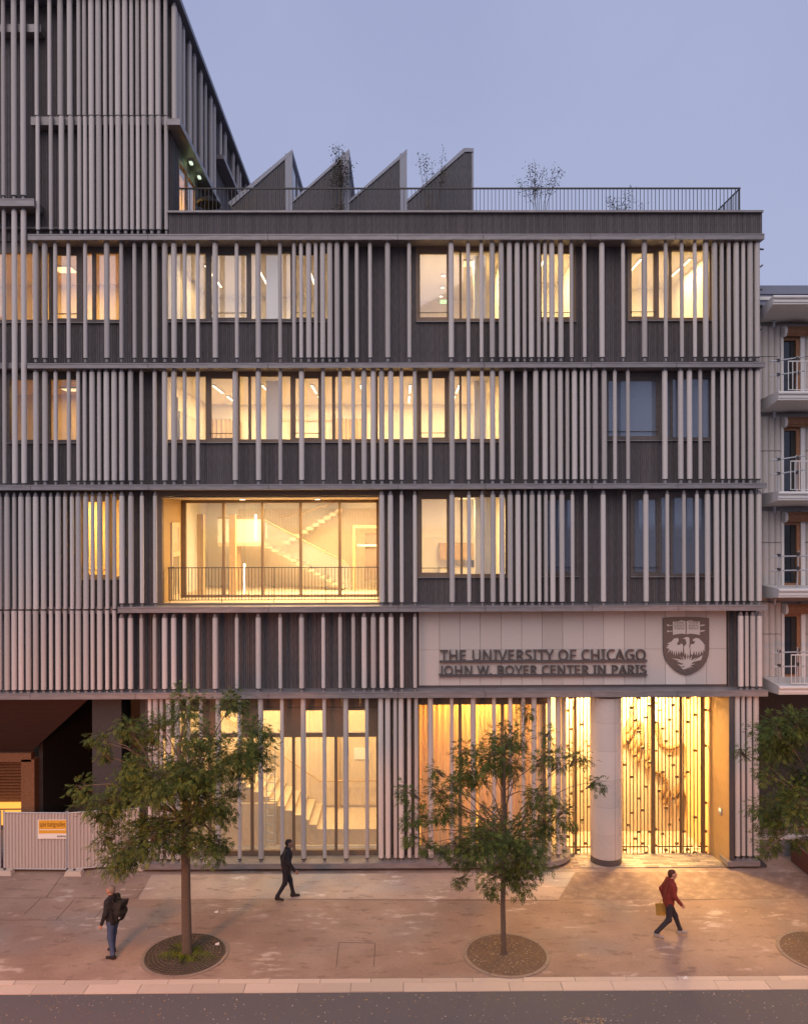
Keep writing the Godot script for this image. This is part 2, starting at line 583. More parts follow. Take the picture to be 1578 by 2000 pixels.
# a window in the opening x0..x1, y0..y1: outer frame, posts between the panes, opening sashes with a frame of their own
func window(b: Node3D, x0: float, x1: float, y0: float, y1: float, posts: Array, sashes: Array, wood: String, z := -0.5, sill := 0.07, head := 0.17) -> void:
	var e := 0.05
	var st := MB.new()
	st.box(x0 - 0.02, x1 + 0.02, y0 - 0.02, y0 + sill, z - 0.06, z + 0.075)
	st.box(x0 - 0.02, x1 + 0.02, y1 - head, y1 + 0.02, z - 0.06, z + 0.07)
	st.box(x0 - 0.02, x0 + e, y0 + sill, y1 - head, z - 0.06, z + 0.072)
	st.box(x1 - e, x1 + 0.02, y0 + sill, y1 - head, z - 0.06, z + 0.072)
	var w := put(b, "window", st, M[wood])
	put(w, "sill", MB.new().box(x0 - 0.03, x1 + 0.03, y0 - 0.045, y0 - 0.021, z - 0.02, z + 0.13), M["zinc"])
	var a := x0 + e
	var edges := posts + [[x1 - e, x1]]
	for k in edges.size():
		var p: Array = edges[k]
		var c: float = p[0]
		if k < posts.size():
			put(w, "mullion", MB.new().box(p[0], p[1], y0 + sill, y1 - head, z - 0.05, z + 0.06), M[wood])
		if k in sashes:
			var s := MB.new()
			s.box(a, a + 0.06, y0 + sill, y1 - head, z - 0.03, z + 0.04)
			s.box(c - 0.06, c, y0 + sill, y1 - head, z - 0.03, z + 0.04)
			s.box(a + 0.06, c - 0.06, y0 + sill, y0 + sill + 0.05, z - 0.03, z + 0.038)
			s.box(a + 0.06, c - 0.06, y1 - head - 0.06, y1 - head, z - 0.03, z + 0.038)
			put(w, "sash", s, M[wood])
			put(w, "safety_bar", MB.new().rod(Vector3(a + 0.01, y0 + sill + 0.19, z + 0.05), Vector3(c - 0.01, y0 + sill + 0.19, z + 0.05), 0.012), M["dark steel"])
		put(w, "pane", MB.new().box(a - 0.005, c + 0.005, y0 + sill - 0.005, y1 - head + 0.005, z - 0.012, z - 0.004), M["coated glass"])
		a = p[1]

func letter_row(parent: Node3D, text: String, x0: float, x1: float, y0: float, cap: float, z: float, deep: float, m: Material, part := "letter", face := "Droid Sans", bold := 500) -> void:
	var font := SystemFont.new()
	font.font_names = PackedStringArray([face])
	font.font_weight = bold
	var total := font.get_string_size(text, HORIZONTAL_ALIGNMENT_LEFT, -1, 64).x
	var probe := TextMesh.new()
	probe.font = font
	probe.font_size = 64
	probe.pixel_size = 0.01
	probe.text = "H"
	var box := probe.get_aabb()
	var up := cap / box.size.y * 0.01
	var along := (x1 - x0) / total
	for k in text.length():
		if text[k] == " ":
			continue
		var t := TextMesh.new()
		t.font = font
		t.font_size = 64
		t.pixel_size = 0.01
		t.depth = deep
		t.text = text[k]
		var o := put(parent, part, t, m)
		var at := font.get_string_size(text.substr(0, k), HORIZONTAL_ALIGNMENT_LEFT, -1, 64).x
		var wide := font.get_string_size(text[k], HORIZONTAL_ALIGNMENT_LEFT, -1, 64).x
		# a TextMesh stands centred on its origin; the baseline is where the H ends
		o.position = Vector3(x0 + (at + wide * 0.5) * along, y0 - box.position.y * up / 0.01, z + deep * 0.5)
		o.scale = Vector3(along / 0.01, up / 0.01, 1.0)
		var own := t.get_aabb()
		if text[k] == "J":
			o.scale.y = cap / own.size.y
			o.position.y = y0 - own.position.y * o.scale.y

var B: Node3D

func university() -> void:
	B = thing("university_building", "grey timber clad university building with rows of pale stone tubes and lit windows", "building")
	var xl := -15.0
	var xr := 11.0
	# windows as holes: left, right, bottom, top
	var w1 := [[-13.322, -8.603, 16.82, 19.129], [-7.223, -2.156, 16.836, 19.129], [0.565, 3.227, 16.836, 19.161], [4.343, 5.492, 16.836, 19.161], [7.152, 9.726, 16.852, 19.176]]
	var w2 := [[-12.088, -9.934, 13.095, 15.212], [-7.271, 3.211, 13.095, 15.292], [6.418, 9.726, 13.127, 15.196]]
	var w3 := [[-9.871, -8.523, 8.86, 11.471], [-7.556, -0.581, 8.0, 11.566], [0.597, 3.354, 8.892, 11.519], [4.439, 5.556, 8.908, 11.487], [7.216, 9.806, 8.892, 11.487]]
	var rows := [[15.3, 19.3, w1], [11.62, 15.4, w2], [7.9, 11.72, w3], [5.3, 8.0, [[0.581, 10.222, 5.3, 8.0]]]]
	for r in rows:
		var st := MB.new()
		boards(st, xl, xr, r[0] + 0.02, r[1] - 0.02, r[2], -0.45)
		joined(put(B, "cladding_boards", st, M["grey boarding"]))
		backing(B, xl, xr, r[0], r[1], r[2], -0.5)
	# floors and side walls of the shell
	for s in [[19.3, 19.65], [15.2, 15.4], [11.5, 11.72], [7.66, 8.0]]:
		put(B, "floor_slab", MB.new().box(xl, xr, s[0], s[1], -12.0, -0.62), M["white plaster"])
	put(B, "floor_slab", MB.new().box(xl, xr, 5.27, 5.4, -12.0, -0.42), M["dark interior"])
	put(B, "side_wall", MB.new().box(xr, 11.07, 0.2, 20.0, -12.2, -0.2), M["grey boarding"])
	put(B, "side_wall", MB.new().box(xl - 0.2, xl, 5.3, 26.3, -12.2, -0.45), M["dark interior"])
	put(B, "back_wall", MB.new().box(xl, xr, 5.3, 19.65, -12.2, -12.0), M["dark interior"])
	# ledges
	ledge(B, -11.18, 11.123, 19.14, 19.31, [-7.552, -3.932, -0.012, 2.572, 5.828, 8.412])
	ledge(B, -11.207, 11.143, 15.26, 15.41, [-7.563, -3.936, -0.024, 2.599, 5.847, 8.431])
	ledge(B, -14.516, 11.178, 11.58, 11.74, [-12.359, -11.11, -7.559, -3.94, -0.027, 2.604, 5.852, 8.459])
	ledge(B, -8.497, 11.183, 7.86, 8.03, [-3.951, -0.03, 2.608, 5.856, 8.471])
	ledge(B, -14.535, 11.19, 5.25, 5.43, [-12.378, -11.144, -7.979, -3.959, -0.038, 2.592, 5.817, 8.44])
	ledge(B, -14.491, -10.976, 20.168, 20.385, [])
	put(B, "rear_band", MB.new().box(xl, -11.298, 15.322, 15.496, -0.44, -0.12), M["zinc"])
	put(B, "rear_band", MB.new().box(xl, -8.597, 7.803, 8.008, -0.44, -0.12), M["zinc"])
	put(B, "rear_band", MB.new().box(-11.214, -6.98, 22.763, 23.015, -0.44, -0.1), M["zinc"])
	put(B, "rear_band", MB.new().box(xl, -10.894, 25.608, 25.844, -0.44, -0.1), M["zinc"])
	# stone tubes, row by row from the top
	tubes(B, [[-11.999, -11.674, -11.395], [0, 1, 1]], 20.559, 26.55, false)
	tubes(B, [[-10.959, -10.561, -10.236, -9.954, -9.691, -9.518, -9.319, -9.1, -8.894, -8.717, -8.511, -8.29, -8.095, -7.915, -7.721, -7.497, -7.285, -7.056], [0, 0, 1, 1, 0, 0, 1, 1, 0, 0, 1, 1, 0, 0, 1, 1, 1, 0]], 19.513, 22.961, false)
	tubes(B, [[-10.984, -10.592, -10.267, -9.979, -9.707, -9.536, -9.33, -9.112, -8.91, -8.726, -8.521, -8.301, -8.105, -7.924, -7.731, -7.51, -7.298, -7.067], [0, 0, 1, 1, 0, 0, 1, 1, 0, 0, 1, 1, 0, 0, 1, 1, 1, 0]], 22.961 + 0.03, 26.55, false, 0.0)
	tubes(B, [[-12.319, -11.992, -11.674, -11.395], [1, 0, 1, 1]], 11.796, 20.092)
	tubes(B, [[-11.033, -10.756, -10.436, -10.034, -9.527, -8.872, -8.431, -8.032, -7.707, -7.422, -7.108, -6.831, -6.507, -6.108, -5.579, -4.923, -4.27, -3.606, -3.179, -2.964, -2.733, -2.517, -2.307, -2.089, -1.868, -1.597, -1.268, -0.864, -0.327, 0.33, 1.61, 2.129, 2.532, 2.86, 3.138, 3.388, 3.626, 3.842, 4.055, 4.278, 4.477, 4.684, 4.956, 5.282, 5.681, 6.214, 6.862, 7.514, 8.167, 8.66, 9.059, 9.389, 9.664, 9.885, 10.101, 10.329, 10.544, 10.753, 10.967], [1, 1, 0, 0, 0, 1, 0, 0, 1, 1, 1, 1, 0, 0, 1, 0, 1, 0, 0, 0, 1, 0, 1, 1, 1, 1, 0, 0, 1, 0, 1, 0, 0, 1, 1, 1, 1, 0, 1, 0, 0, 1, 1, 0, 0, 1, 0, 1, 0, 0, 0, 1, 1, 0, 0, 1, 0, 1, 1]], 15.604, 19.083)
	tubes(B, [[-11.032, -10.758, -10.436, -10.038, -9.75, -9.556, -9.328, -9.114, -8.894, -8.659, -8.427, -8.159, -7.83, -7.429, -7.122, -6.843, -6.52, -6.119, -4.981, -4.274, -3.609, -2.96, -2.303, -1.789, -1.389, -1.059, -0.778, -0.52, -0.241, 0.085, 0.489, 0.96, 1.623, 2.13, 2.535, 2.861, 3.134, 3.466, 3.86, 4.183, 4.46, 4.694, 4.929, 5.147, 5.365, 5.586, 5.785, 6.001, 6.274, 6.6, 6.999, 8.129, 8.611, 8.883, 9.214, 9.611, 9.891, 10.09, 10.315, 10.53, 10.749, 10.978], [1, 1, 0, 0, 0, 0, 1, 0, 1, 1, 1, 1, 0, 0, 1, 1, 0, 0, 1, 1, 0, 1, 0, 0, 0, 1, 1, 1, 1, 0, 0, 0, 1, 0, 0, 1, 1, 0, 0, 1, 1, 1, 1, 0, 1, 0, 0, 1, 1, 0, 0, 1, 1, 1, 0, 0, 0, 0, 1, 0, 1, 1]], 11.874, 15.174)
	tubes(B, [[-12.154, -11.919, -11.7, -11.493, -11.273, -11.05, -10.812, -10.59, -10.372, -10.157, -9.952, -9.757, -9.529, -9.328, -9.108, -8.883, -8.665], [1, 1, 0, 1, 1, 1, 1, 0, 1, 0, 0, 1, 1, 0, 1, 0, 0]], 7.934 + 0.03, 11.389, true, 0.0)
	tubes(B, [[-12.164, -11.929, -11.713, -11.503, -11.282, -11.06, -10.822, -10.599, -10.381, -10.167, -9.961, -9.767, -9.538, -9.337, -9.118, -8.892, -8.674], [1, 1, 1, 1, 1, 1, 1, 0, 1, 0, 0, 1, 1, 0, 1, 0, 0]], 5.51, 7.918, false)
	tubes(B, [[-8.436, -8.162, -7.828, -7.428, -0.528, -0.26, 0.077, 0.482, 1.614, 2.132, 2.533, 2.863, 3.137, 3.39, 3.628, 3.85, 4.06, 4.279, 4.481, 4.688, 4.969, 5.293, 5.698, 6.233, 6.883, 7.539, 8.194, 8.704, 9.103, 9.425, 9.698, 9.903, 10.112, 10.324, 10.537, 10.761, 11.001], [1, 1, 0, 0, 1, 1, 0, 0, 1, 0, 0, 1, 1, 1, 1, 0, 1, 0, 0, 1, 1, 0, 0, 1, 0, 1, 0, 0, 0, 1, 1, 0, 0, 1, 0, 1, 1]], 8.137, 11.405)
	tubes(B, [[-8.45, -8.183, -7.85, -7.451, -7.146, -6.869, -6.54, -6.142, -5.609, -4.952, -4.297, -3.631, -2.98, -2.319, -1.808, -1.404, -1.076, -0.794, -0.532, -0.256, 0.072, 0.474, 10.432, 10.616, 10.798, 11.007], [1, 1, 0, 0, 1, 1, 0, 0, 1, 0, 1, 0, 1, 0, 0, 0, 1, 1, 1, 1, 0, 0, 1, 0, 1, 1]], 5.526, 7.684)
	tubes(B, [[-7.605, -7.43, -7.25, -7.039, -6.768, -6.439, -6.053, -5.527, -4.88, -4.234, -3.585, -2.937, -2.297, -1.642, -1.0, -0.578, -0.365, -0.138, 0.041, 0.288, 0.504, 0.939, 1.587, 2.241, 2.878, 3.376, 3.772, 4.097, 10.131, 10.315, 10.497, 10.683, 10.884], [0, 1, 0, 1, 1, 0, 0, 1, 0, 1, 0, 1, 0, 1, 0, 1, 1, 0, 1, 0, 0, 1, 0, 1, 0, 0, 0, 1, 0, 1, 0, 1, 1]], 0.34, 5.22, false, 0.1)
	for a in [[19.0, false], [42.0, true], [66.0, false], [90.0, true]]:
		stone_tube(B, 4.28 + 0.9 * sin(deg_to_rad(a[0])), -0.9 + 0.9 * cos(deg_to_rad(a[0])), a[1], 0.34, 5.22, false, 0.1)
	# windows
	var fw := "frame wood"
	window(B, w1[0][0], w1[0][1], w1[0][2], w1[0][3], [[-11.169, -11.09], [-10.82, -10.741], [-9.916, -9.789], [-9.487, -9.392]], [2], "dark frame")
	window(B, w1[1][0], w1[1][1], w1[1][2], w1[1][3], [[-5.974, -5.863], [-4.654, -4.574], [-3.348, -3.237], [-2.456, -2.377]], [1, 3], "dark frame")
	window(B, w1[2][0], w1[2][1], w1[2][2], w1[2][3], [[1.563, 1.658], [1.898, 1.962]], [0], fw)
	window(B, w1[3][0], w1[3][1], w1[3][2], w1[3][3], [], [0], fw)
	window(B, w1[4][0], w1[4][1], w1[4][2], w1[4][3], [[8.006, 8.102], [8.406, 8.502]], [0], fw)
	window(B, w2[0][0], w2[0][1], w2[0][2], w2[0][3], [[-11.942, -11.847], [-11.181, -10.8]], [], "dark frame")
	window(B, w2[1][0], w2[1][1], w2[1][2], w2[1][3], [[-5.986, -5.875], [-5.0, -4.936], [-4.665, -4.586], [-3.36, -3.264], [-2.436, -2.356], [-2.069, -1.974], [-0.746, -0.651], [0.562, 0.641], [1.487, 1.567], [1.886, 1.95]], [1, 4, 8], fw)
	window(B, w2[2][0], w2[2][1], w2[2][2], w2[2][3], [[8.074, 8.186], [8.443, 8.523]], [0], "dark frame")
	window(B, w3[0][0], w3[0][1], w3[0][2], w3[0][3], [[-8.986, -8.89]], [0], "golden wood")
	window(B, w3[2][0], w3[2][1], w3[2][2], w3[2][3], [[1.54, 1.635], [1.907, 1.971]], [0], fw)
	window(B, w3[3][0], w3[3][1], w3[3][2], w3[3][3], [], [0], "dark frame")
	window(B, w3[4][0], w3[4][1], w3[4][2], w3[4][3], [[8.063, 8.159], [8.431, 8.511]], [0], "dark frame")
	loggia(w3[1])
	sign_wall()
	ground_bays()
	roof()
	tower()

func loggia(h: Array) -> void:
	var x0: float = h[0]
	var x1: float = h[1]
	var a := -7.336
	var c := -0.63
	var y0 := 8.08
	var y1 := 11.42
	# the timber lining of the opening
	var st := MB.new()
	st.box(x0 - 0.02, a, 8.03, 11.58, -0.6, -0.4)
	st.box(c, x1 + 0.02, 8.03, 11.58, -0.6, -0.4)
	st.box(a, c, y1, 11.58, -0.6, -0.405)
	st.box(a, c, 8.03, y0, -0.6, -0.405)
	put(B, "loggia_frame", st, M["frame wood"])
	put(B, "loggia_floor", MB.new().box(a - 0.2, c + 0.2, 8.001, 8.075, -2.7, -0.6), M["pale wood"])
	var k := 0
	var z := -2.68
	while z < -0.62:
		put(B, "ceiling_board", MB.new().box(a - 0.1, c + 0.1, 11.36, 11.385 + 0.002 * (k % 2), z, z + 0.112), M["pale wood"])
		z += 0.12
		k += 1
	put(B, "loggia_wall", MB.new().box(a - 0.25, a - 0.003, 8.075, 11.36, -2.7, -0.6), M["golden wood"])
	put(B, "loggia_wall", MB.new().box(c + 0.003, c + 0.25, 8.075, 11.36, -2.7, -0.6), M["golden wood"])
	var door := put(B, "loggia_door", MB.new().box(a - 0.003, a + 0.05, 8.08, 10.6, -2.3, -1.35), M["pale wood"])
	put(door, "pane", MB.new().box(a + 0.05, a + 0.06, 8.25, 9.5, -2.2, -1.45), M["glass"])
	put(door, "pane", MB.new().box(a + 0.05, a + 0.06, 9.65, 10.45, -2.2, -1.45), M["glass"])
	# glass front at the back of the loggia
	var posts := [-7.229, -5.915, -4.611, -3.32, -2.004, -0.721]
	var fr := MB.new()
	fr.box(a, c, 8.075, 8.16, -2.74, -2.64)
	fr.box(a, c, 11.26, 11.36, -2.74, -2.64)
	fr.box(a, posts[0], 8.16, 11.26, -2.74, -2.64)
	var g := put(B, "loggia_window", fr, M["frame wood"])
	for i in posts.size():
		put(g, "mullion", MB.new().box(posts[i] - (0.09 if i == 0 else 0.045), posts[i] + 0.045, 8.16, 11.26, -2.75, -2.62), M["frame wood"])
		if i:
			put(g, "pane", MB.new().box(posts[i - 1] + 0.04, posts[i] - 0.04, 8.16, 11.26, -2.7, -2.69), M["glass"])
	# balustrade
	var rail := put(B, "balustrade", MB.new().box(a + 0.1, c, 9.16, 9.185, -0.72, -0.68).box(a + 0.1, c, 8.15, 8.17, -0.71, -0.69), M["dark steel"])
	var x := a + 0.12
	while x < c:
		put(rail, "baluster", MB.new().box(x - 0.006, x + 0.006, 8.17, 9.16, -0.715, -0.685), M["dark steel"])
		x += 0.104
	for i in 5:
		put(rail, "post", MB.new().box(a + 0.14 + i * 1.63, a + 0.155 + i * 1.63, 8.08, 9.16, -0.74, -0.716), M["dark steel"])
	put(rail, "return_rail", MB.new().bar(Vector3(a + 0.1, 9.17, -0.7), Vector3(a + 0.1, 9.17, -1.3), 0.03, 0.025).bar(Vector3(a + 0.1, 9.16, -1.3), Vector3(a + 0.1, 8.08, -1.3), 0.012, 0.03), M["dark steel"])

func sign_wall() -> void:
	var z := -0.36
	var xs := [0.6, 1.239, 1.87, 2.502, 3.15, 3.785, 4.421, 5.057, 5.688, 6.325, 6.972, 7.609, 8.246, 8.877, 9.52, 10.142]
	put(B, "sign_backing", MB.new().box(xs[0] - 0.02, xs[-1] + 0.02, 5.43, 7.9, -0.5, z - 0.045), M["dark zinc"])
	for k in xs.size() - 1:
		for r in [[5.52, 6.621 - 0.004], [6.621 + 0.004, 7.84]]:
			put(B, "stone_panel", MB.new().box(xs[k] + 0.005, xs[k + 1] - 0.005, r[0], r[1], z - 0.04, z + rnd(-0.002, 0.002)), M["white stone"] if k % 3 else M["stone tube %d" % (k % 5)])
	var s := put(B, "sign", MB.new().box(1.23, 7.645, 6.234, 6.298, z, -0.25).box(1.229, 7.644, 5.8, 5.863, z, -0.25), M["dark zinc"])
	letter_row(s, "THE UNIVERSITY OF CHICAGO", 1.246, 7.648, 6.296, 0.325, -0.34, 0.09, M["dark zinc"])
	letter_row(s, "JOHN W. BOYER CENTER IN PARIS", 1.244, 7.646, 5.861, 0.275, -0.34, 0.09, M["dark zinc"])
	# the shield with book and phoenix
	var crest := put(B, "crest", MB.new().prism(poly([8.157, 7.579, 8.411, 7.611, 8.87, 7.618, 9.317, 7.607, 9.583, 7.574, 9.583, 6.648, 9.561, 6.431, 9.494, 6.238, 9.373, 6.069, 9.203, 5.937, 9.01, 5.842, 8.865, 5.81, 8.72, 5.843, 8.527, 5.952, 8.358, 6.11, 8.24, 6.267, 8.178, 6.436, 8.157, 6.653]), z, -0.3), grain(mat("crest bronze", lin(0.115, 0.1, 0.098), 0.5, 0.2), M["zinc"].albedo_texture, Vector3.ONE))
	var light: Material = M["white stone"]
	for pg in [[8.453, 7.478, 8.604, 7.481, 8.713, 7.513, 8.848, 7.495, 8.847, 7.085, 8.748, 7.107, 8.603, 7.092, 8.457, 7.064], [8.882, 7.494, 9.015, 7.512, 9.148, 7.479, 9.293, 7.475, 9.291, 7.061, 9.146, 7.089, 9.001, 7.106, 8.88, 7.084]]:
		put(crest, "book_page", MB.new().prism(poly(pg), -0.302, -0.29), light)
	for cl in [[8.271, 7.394, 8.319, 7.394, 8.344, 7.366, 8.446, 7.373, 8.446, 7.354, 8.344, 7.346, 8.301, 7.33, 8.271, 7.358], [8.271, 7.201, 8.319, 7.207, 8.343, 7.185, 8.446, 7.195, 8.446, 7.175, 8.343, 7.161, 8.301, 7.147, 8.27, 7.171], [9.298, 7.366, 9.389, 7.382, 9.468, 7.372, 9.395, 7.342, 9.298, 7.336], [9.298, 7.197, 9.389, 7.209, 9.467, 7.203, 9.394, 7.167, 9.298, 7.161]]:
		put(crest, "book_clasp", MB.new().prism(poly(cl), -0.302, -0.29), light)
	for w in [[8.596, 6.971, 8.632, 6.935, 8.626, 6.868, 8.584, 6.811, 8.589, 6.754, 8.698, 6.76, 8.698, 6.808, 8.759, 6.765, 8.773, 6.687, 8.758, 6.494, 8.698, 6.579, 8.673, 6.458, 8.625, 6.591, 8.601, 6.422, 8.553, 6.591, 8.528, 6.41, 8.492, 6.591, 8.468, 6.447, 8.432, 6.604, 8.395, 6.495, 8.384, 6.616, 8.274, 6.496, 8.347, 6.628, 8.245, 6.671, 8.342, 6.725, 8.251, 6.713, 8.348, 6.773, 8.275, 6.797, 8.408, 6.857, 8.493, 6.953], [9.17, 6.969, 9.267, 6.95, 9.363, 6.853, 9.423, 6.769, 9.484, 6.708, 9.411, 6.733, 9.459, 6.636, 9.411, 6.66, 9.459, 6.552, 9.393, 6.6, 9.386, 6.479, 9.338, 6.576, 9.289, 6.42, 9.266, 6.576, 9.205, 6.408, 9.193, 6.577, 9.144, 6.432, 9.109, 6.577, 9.06, 6.432, 9.012, 6.469, 8.994, 6.65, 8.988, 6.728, 9.037, 6.782, 9.085, 6.77, 9.133, 6.818, 9.14, 6.866, 9.073, 6.873, 9.079, 6.927]]:
		put(crest, "wing", MB.new().prism(poly(w), -0.302, -0.289), light)
	put(crest, "bird", MB.new().prism(poly([8.747, 6.952, 8.826, 6.97, 8.832, 6.994, 8.929, 6.997, 8.967, 6.957, 8.967, 6.795, 8.952, 6.71, 8.978, 6.638, 8.975, 6.469, 8.951, 6.373, 8.915, 6.493, 8.878, 6.349, 8.849, 6.518, 8.812, 6.433, 8.797, 6.699, 8.88, 6.795, 8.856, 6.892, 8.844, 6.934]), -0.302, -0.288), light)
	put(crest, "flames", MB.new().prism(poly([8.889, 6.023, 8.768, 5.993, 8.696, 6.072, 8.781, 6.048, 8.829, 6.102, 8.696, 6.084, 8.582, 6.169, 8.696, 6.138, 8.805, 6.156, 8.564, 6.254, 8.697, 6.259, 8.817, 6.21, 8.419, 6.339, 8.6, 6.32, 8.769, 6.277, 8.649, 6.422, 8.793, 6.289, 8.746, 6.434, 8.842, 6.277, 8.879, 6.433, 8.908, 6.276, 8.951, 6.421, 8.963, 6.276, 9.048, 6.42, 9.011, 6.264, 9.205, 6.372, 9.059, 6.24, 9.374, 6.431, 9.325, 6.287, 9.083, 6.227, 9.011, 6.167, 9.144, 6.167, 8.986, 6.119, 9.083, 6.059, 8.962, 6.083, 8.986, 6.011, 8.926, 6.059]), -0.302, -0.287), light)
	var tw := 8.459
	for k in 3:
		letter_row(crest, ["cres", "catsci", "entia"][k], [8.499, 8.483, 8.499][k], [8.785, 8.817, 8.801][k], 7.413 - 0.087 * k, 0.075, -0.291, 0.006, M["dark zinc"], "letter", "Droid Serif")
		letter_row(crest, ["Vita", "exco", "latur"][k], 8.944, 9.246, 7.413 - 0.087 * k, 0.075, -0.291, 0.006, M["dark zinc"], "letter", "Droid Serif")

func arc(cx: float, cz: float, r: float, a0: float, a1: float, n: int) -> Array:
	var o := []
	for k in n + 1:
		var a := deg_to_rad(lerpf(a0, a1, float(k) / n))
		o.append(cx + r * sin(a))
		o.append(cz + r * cos(a))
	return o

func ground_bays() -> void:
	var xs := -7.825
	var front := [xs, 0.2]
	var pts := [xs, -1.2, xs, 0.2] + arc(4.28, -0.9, 1.1, 0, 90, 14) + [5.38, -1.2]
	var inn := [xs + 0.3, -1.2, xs + 0.3, 0.05] + arc(4.28, -0.9, 0.95, 0, 90, 14) + [5.23, -1.2]
	put(B, "plinth", MB.new().plate(poly(pts), 0.09, 0.245), M["zinc"])
	put(B, "plinth_recess", MB.new().plate(poly(inn), -0.02, 0.091), M["dark interior"])
	put(B, "plinth", MB.new().box(9.92, 10.926, 0.09, 0.24, -0.45, 0.2), M["zinc"])
	put(B, "plinth_recess", MB.new().box(9.99, 11.175, -0.02, 0.091, -0.6, 0.08), M["dark interior"])
	# boarded piers between the glass
	var st := MB.new()
	boards(st, -0.684, 0.59, 0.24, 5.27, [], -0.42)
	boards(st, 10.182, 11.0, 0.24, 5.27, [], -0.3)
	boards(st, -7.849 - 0.02, -7.5, 0.24, 5.27, [], -0.42)
	joined(put(B, "cladding_boards", st, M["grey boarding"]))
	put(B, "pier", MB.new().box(-0.684, 0.59, 0.245, 5.27, -0.75, -0.465), M["dark interior"])
	put(B, "pier", MB.new().box(10.182, 11.0, 0.0, 5.27, -5.0, -0.345), M["dark interior"])
	put(B, "pier", MB.new().box(-7.849, -7.5, 0.245, 5.27, -0.75, -0.465), M["dark interior"])
	put(B, "side_wall", MB.new().box(-7.849 - 0.2, -7.849, 0.0, 5.27, -9.0, -0.462), M["dark interior"])
	# first bay: high glass with a row of top lights
	var z := -0.5
	var a := -7.515
	var c := -0.653
	var y0 := 0.246
	var yt := 3.975
	var yh := 4.741
	var fr := MB.new()
	fr.box(a, c, y0, 0.4, z - 0.06, z + 0.07)
	fr.box(a, c, yt - 0.06, yt + 0.07, z - 0.06, z + 0.072)
	fr.box(a, c, yh, yh + 0.08, z - 0.06, z + 0.072)
	fr.box(a, a + 0.06, 0.4, yh, z - 0.06, z + 0.068)
	fr.box(c - 0.06, c, 0.4, yh, z - 0.06, z + 0.068)
	var w := put(B, "shop_window", fr, M["frame wood"])
	var posts := [-7.213, -5.901, -4.588, -3.299, -1.984, -0.685]
	for k in posts.size():
		put(w, "mullion", MB.new().box(posts[k] - 0.045, posts[k] + 0.045, 0.4, yt - 0.06, z - 0.05, z + 0.06), M["frame wood"])
		put(w, "mullion", MB.new().box(posts[k] - 0.3 if k else a, minf(posts[k] + 0.3, c), yt + 0.07, yh, z - 0.05, z + 0.06), M["frame wood"])
		if k:
			put(w, "pane", MB.new().box(posts[k - 1] + 0.04, posts[k] - 0.04, 0.395, yt - 0.055, z - 0.01, z), M["glass"])
			put(w, "top_light", MB.new().box(posts[k - 1] + 0.295, posts[k] - 0.295, yt + 0.065, yh, z - 0.01, z), M["glass"])
	for k in 12:
		put(w, "head_panel", MB.new().box(a + (c - a) * k / 12.0 + 0.004, a + (c - a) * (k + 1) / 12.0 - 0.004, yh + 0.085, 5.25, z - 0.05, z + 0.03 + 0.004 * (k % 2)), M["frame wood"])
	# second bay, curving round towards the gate
	a = 0.591
	fr = MB.new()
	var outline := [a, z + 0.07] + arc(4.28, -0.9, 0.47, 0, 90, 10) + [4.75, -1.6, 4.6, -1.6] + arc(4.28, -0.9, 0.33, 90, 0, 10) + [a, z - 0.07]
	fr.plate(poly(outline), 0.246, 0.4)
	w = put(B, "shop_window", fr, M["dark frame"])
	put(w, "head_band", MB.new().plate(poly(outline), 4.901, 5.25), M["dark frame"])
	var prev := a
	for x in [1.876, 3.193, 4.488]:
		put(w, "mullion", MB.new().box(x - 0.05, x + 0.05, 0.4, 4.901, z - 0.05, z + 0.06), M["frame wood"])
		put(w, "pane", MB.new().box(prev, x - 0.045, 0.395, 4.901 + 0.005, z - 0.01, z), M["glass"])
		prev = x + 0.045
	put(w, "curved_pane", MB.new().plate(poly([prev, z] + arc(4.28, -0.9, 0.405, 0, 90, 10) + [4.685, -1.6, 4.675, -1.6] + arc(4.28, -0.9, 0.395, 90, 0, 10) + [prev, z - 0.01]), 0.395, 4.901 + 0.005), M["glass"])
	# stone column
	var cx := 6.40
	var cz := -0.43
	var col := put(B, "column", MB.new().tube([Vector3(cx, -0.01, cz), Vector3(cx, 0.22, cz)], [0.475, 0.475], 48), M["dark zinc"])
	var ys := [0.22, 0.96, 1.82, 2.664, 3.54, 4.4, 5.16]
	for k in 6:
		put(col, "drum", MB.new().tube([Vector3(cx, ys[k] + 0.003, cz), Vector3(cx, ys[k] + 0.008, cz), Vector3(cx, ys[k + 1] - 0.008, cz), Vector3(cx, ys[k + 1] - 0.003, cz)], [0.478, 0.483, 0.483, 0.478], 48), M["stone tube %d" % [0, 4, 0, 2, 4, 0][k]])
	put(col, "core", MB.new().tube([Vector3(cx, 0.2, cz), Vector3(cx, 5.27, cz)], [0.47, 0.47], 40), M["dark zinc"])
	put(col, "vertical_joint", MB.new().box(cx + 0.165, cx + 0.171, 0.22, 5.15, cz + 0.4, cz + 0.4535), M["dark zinc"])
	# entrance passage: boarded right wall, pale stone wall at the back, ceiling
	var pw := MB.new()
	pw.plate(poly([10.02, 0.1, 10.16, 0.1, 10.16, -3.1, 9.72, -3.1, 9.75, -2.0, 9.8, -1.0]), 0.0, 5.26)
	var wall := put(B, "passage_wall", pw, M["golden wood"])
	put(wall, "edge_trim", MB.new().box(10.02, 10.16, 0.0, 5.25, 0.1, 0.13), M["dark zinc"])
	var key := put(wall, "intercom", MB.new().box(-0.07, 0.07, -0.1, 0.1, -0.015, 0.03), M["galvanised"], Vector3(9.93, 1.6, -0.32))
	key.rotation.y = -PI / 2 + 0.17
	put(key, "screen", MB.new().box(-0.05, 0.05, 0.0, 0.075, 0.03, 0.034), M["warm lamp"])
